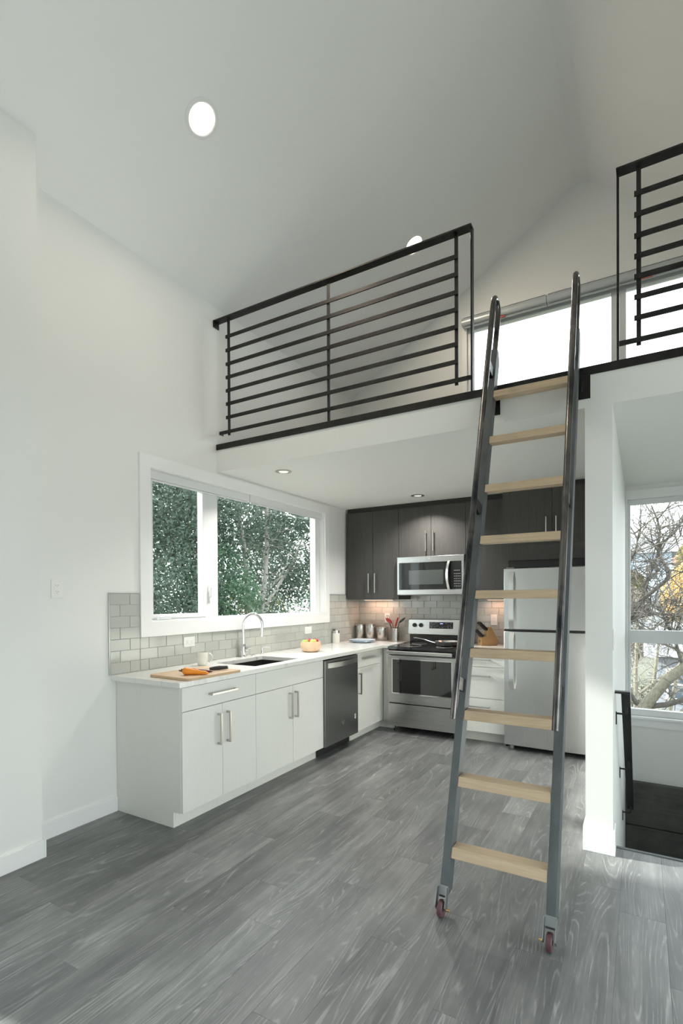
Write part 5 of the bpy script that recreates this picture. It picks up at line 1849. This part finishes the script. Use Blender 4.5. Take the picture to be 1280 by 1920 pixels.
# bare tree outside the stair window
bt = thing('bare_tree', (2.2, 4.0, -3.0), 'bare grey tree with mossy leaning trunk outside the stair window', 'tree')
MB().tube([(1.9, 4.1, -3.0), (2.3, 4.05, -1.8), (2.85, 4.0, -0.75), (3.1, 4.0, -0.34), (3.21, 4.0, -0.18), (3.39, 4.0, 0.08), (3.61, 4.0, 0.3), (4.1, 4.1, 0.75), (4.5, 4.2, 1.5)],
          [0.15, 0.12, 0.10, 0.088, 0.083, 0.078, 0.072, 0.06, 0.04], 12).build('trunk', M['bark'], bt, smooth=60)
limbs = [([(2.3, 4.05, -1.8), (2.5, 4.0, 0.2), (2.66, 4.0, 0.8), (2.87, 4.0, 1.09), (3.03, 4.0, 1.35), (3.26, 4.0, 1.56), (3.41, 4.0, 1.70), (3.43, 4.0, 1.81), (3.32, 4.0, 2.0), (3.27, 4.0, 2.16), (3.30, 4.0, 2.46), (3.27, 4.0, 2.64), (3.18, 4.0, 2.89)],
          [0.09, 0.065, 0.055, 0.046, 0.04, 0.032, 0.028, 0.026, 0.022, 0.020, 0.018, 0.015, 0.01]),
         ([(3.03, 4.0, 1.35), (3.12, 4.05, 1.65), (3.18, 4.0, 1.84), (3.27, 4.0, 2.09), (3.32, 4.0, 2.26), (3.47, 4.0, 2.40), (3.61, 4.0, 2.62), (3.8, 4.0, 3.0)], [0.03, 0.025, 0.022, 0.02, 0.02, 0.018, 0.015, 0.008]),
         ([(2.66, 4.0, 0.8), (2.75, 4.0, 1.6), (2.88, 4.0, 1.98), (2.97, 4.0, 2.19), (2.99, 4.0, 2.36), (2.88, 4.0, 2.59)], [0.03, 0.022, 0.018, 0.016, 0.013, 0.008]),
         ([(2.66, 4.0, 0.75), (2.87, 4.0, 1.0), (3.03, 4.0, 1.10), (3.25, 4.0, 1.15), (3.57, 4.0, 1.12), (3.9, 4.0, 1.3)], [0.035, 0.03, 0.028, 0.024, 0.02, 0.012]),
         ([(2.85, 4.0, -0.1), (2.97, 4.05, -0.33), (3.1, 4.1, -0.38), (3.39, 4.05, -0.31), (3.61, 4.0, -0.2), (4.0, 4.0, 0.1)], [0.03, 0.04, 0.045, 0.045, 0.04, 0.03]),
         ([(3.61, 4.0, 0.3), (3.5, 4.1, 0.75), (3.38, 4.1, 1.0), (3.3, 4.1, 1.25)], [0.03, 0.022, 0.018, 0.01])]
rr = random.Random(21)
tw = MB()
TW2 = 0.0030
for pts, rs in limbs:
    MB().tube(pts, rs, 9).build('limb', M['bark_dark'], bt, smooth=60)
    for k in range(40):
        i = rr.randrange(1, len(pts))
        if pts[i][2] < -0.3:
            continue
        p = Vector(pts[i - 1]).lerp(Vector(pts[i]), rr.random())
        d = Vector((rr.gauss(0, 1), rr.gauss(0, 0.8), rr.gauss(0.35, 0.8))).normalized()
        grow(tw, p, d, rr.uniform(0.35, 0.8), rr.uniform(0.007, 0.013), 2, rr, 4, 0.28, 0.03, 0.0038)
t_ = tw.build('twigs', M['bark_dark'], bt, recalc=False)
t_['kind'] = 'stuff'
for (bx0, by0, sd_, n_, lab) in ((4.0, 7.6, 31, 26, 'bare brown thicket of branches low beyond the mossy trunk'), (2.9, 10.4, 32, 24, 'bare thicket farther down the slope, left in the stair window'),
                                 (4.9, 12.6, 33, 34, 'tall bare thicket in front of the clapboard house')):
    o = thing('bare_thicket', (bx0, by0, -3.0), lab, 'tree')
    rr = random.Random(sd_)
    tk = MB()
    for k in range(3):
        tk.tube([(bx0 + rr.gauss(0, 0.3), by0 + rr.gauss(0, 0.3), -3.0), (bx0 + rr.gauss(0, 0.5), by0, -1.6), (bx0 + rr.gauss(0, 0.8), by0, 0.2), (bx0 + rr.gauss(0, 1.0), by0, 1.7)], [0.08, 0.06, 0.035, 0.012], 8)
    tk.build('stem', M['bark'], o, smooth=60)
    tw = MB()
    for k in range(n_):
        p = Vector((bx0 + rr.gauss(0, 0.9), by0 + rr.gauss(0, 0.6), rr.uniform(-2.4, 1.3)))
        d = Vector((rr.gauss(0, 1), rr.gauss(0, 0.7), rr.gauss(0.5, 0.6))).normalized()
        grow(tw, p, d, rr.uniform(0.6, 1.2), 0.013, 2, rr, 4, 0.3, 0.03, 0.005)
    t_ = tw.build('twigs', M['twig'], o, recalc=False)
    t_['kind'] = 'stuff'


def bush(c, r, n, leaf, size, seed, lab, cat='bush'):
    o = thing('autumn_bush', (c[0], c[1], -3.0), lab, cat, 'bushes beyond the stair window')
    rr = random.Random(seed)
    MB().tube([(c[0], c[1], -3.0), (c[0] + 0.1, c[1], c[2] - r[2] * 0.5), (c[0], c[1], c[2])], [0.12, 0.08, 0.03], 8).build('trunk', M['bark'], o, smooth=60)
    lf = MB()
    leaf_cloud(lf, blob_pts(n, c, r, rr, -0.08, 0.9, seed * 2.1), size, rr, 1.7)
    f_ = lf.build('foliage', M[leaf], o, recalc=False)
    f_['kind'] = 'stuff'


bush((4.9, 22.6, 1.0), (1.2, 1.4, 2.0), 6000, 'leaf_autumn', 0.15, 41, 'golden yellow autumn tree beyond the stair window on the right')
bush((1.95, 22.6, 0.0), (1.6, 1.5, 2.1), 11000, 'leaf_rust', 0.15, 42, 'rust brown bush beyond the stair window on the left')
bush((3.0, 13.2, -2.2), (1.0, 0.9, 1.0), 4000, 'leaf_grey', 0.12, 43, 'low grey-green bush beside the clapboard house')
bush((5.6, 27.5, 3.0), (1.0, 1.4, 1.6), 4500, 'leaf_olive', 0.16, 44, 'pale olive treetop above the golden tree')
bush((2.4, 27.5, 2.0), (1.0, 1.2, 0.9), 2500, 'leaf_olive', 0.16, 45, 'dark olive treetop beside the pale blue house')


def house(c, w, dp, h, roof_h, sid, roof, lab, wins, course=0.16):
    o = thing('house', (c[0], c[1], -3.0), lab, 'house', 'houses beyond the stair window')
    x0, x1, y0, y1 = c[0] - w / 2, c[0] + w / 2, c[1], c[1] + dp
    z0 = c[2]
    bx(x0, x1, y0, y1, -3.0, z0 + h).build('wall', M[sid], o)
    sb = MB()
    nb = int((z0 + h + 1.0) / course)
    for k in range(nb):
        z = z0 + h - (k + 1) * course
        sb.prism([(y0 - 0.03, z), (y0 - 0.008, z + course), (y0 - 0.001, z + course), (y0 - 0.001, z)], x0, x1, 'x')
    s_ = sb.build('siding', M[sid], o)
    s_['kind'] = 'stuff'
    MB().prism([(y0 - 0.5, z0 + h + 0.0005), (y1 + 0.5, z0 + h + 0.0005), ((y0 + y1) / 2, z0 + h + roof_h)], x0 - 0.4, x1 + 0.4, 'x').build('roof', M[roof], o)
    for (wx, wz, ww, wh) in wins:
        f_ = MB()
        f_.grid([wx, wx + 0.08, wx + ww - 0.08, wx + ww], [wz, wz + 0.08, wz + wh / 2 - 0.03, wz + wh / 2 + 0.03, wz + wh - 0.08, wz + wh], y0 - 0.06, y0 - 0.031,
                lambda u, v: not (wx + 0.08 < u < wx + ww - 0.08 and (wz + 0.08 < v < wz + wh / 2 - 0.03 or wz + wh / 2 + 0.03 < v < wz + wh - 0.08)), 'xzy')
        fo_ = f_.build('window', M['trim'], o)
        bx(wx + 0.08, wx + ww - 0.08, y0 - 0.048, y0 - 0.04, wz + 0.08, wz + wh - 0.08).build('pane', M['far_glass'], fo_)


house((5.6, 15.0, -3.0), 4.2, 4, 2.4, 1.1, 'siding_lilac', 'shingle', 'grey clapboard house low behind the mossy trunk', [(3.75, -2.1, 0.7, 1.1), (5.1, -2.1, 0.7, 1.1)], 0.17)
house((2.6, 38.0, -3.0), 4.6, 6, 7.6, 1.7, 'siding_blue', 'shingle', 'pale blue house in the distance on the left', [(1.2, 2.6, 0.9, 1.2), (3.2, 2.6, 0.9, 1.2)], 0.28)
house((6.6, 46.0, -3.0), 3.6, 6, 7.2, 1.6, 'siding_cream', 'shingle_red', 'cream house with a red roof in the distance', [(5.4, 2.3, 0.9, 1.2), (7.0, 2.3, 0.9, 1.2)], 0.3)

for o in list(bpy.data.objects):
    if '_o' in o.keys():
        del o['_o']
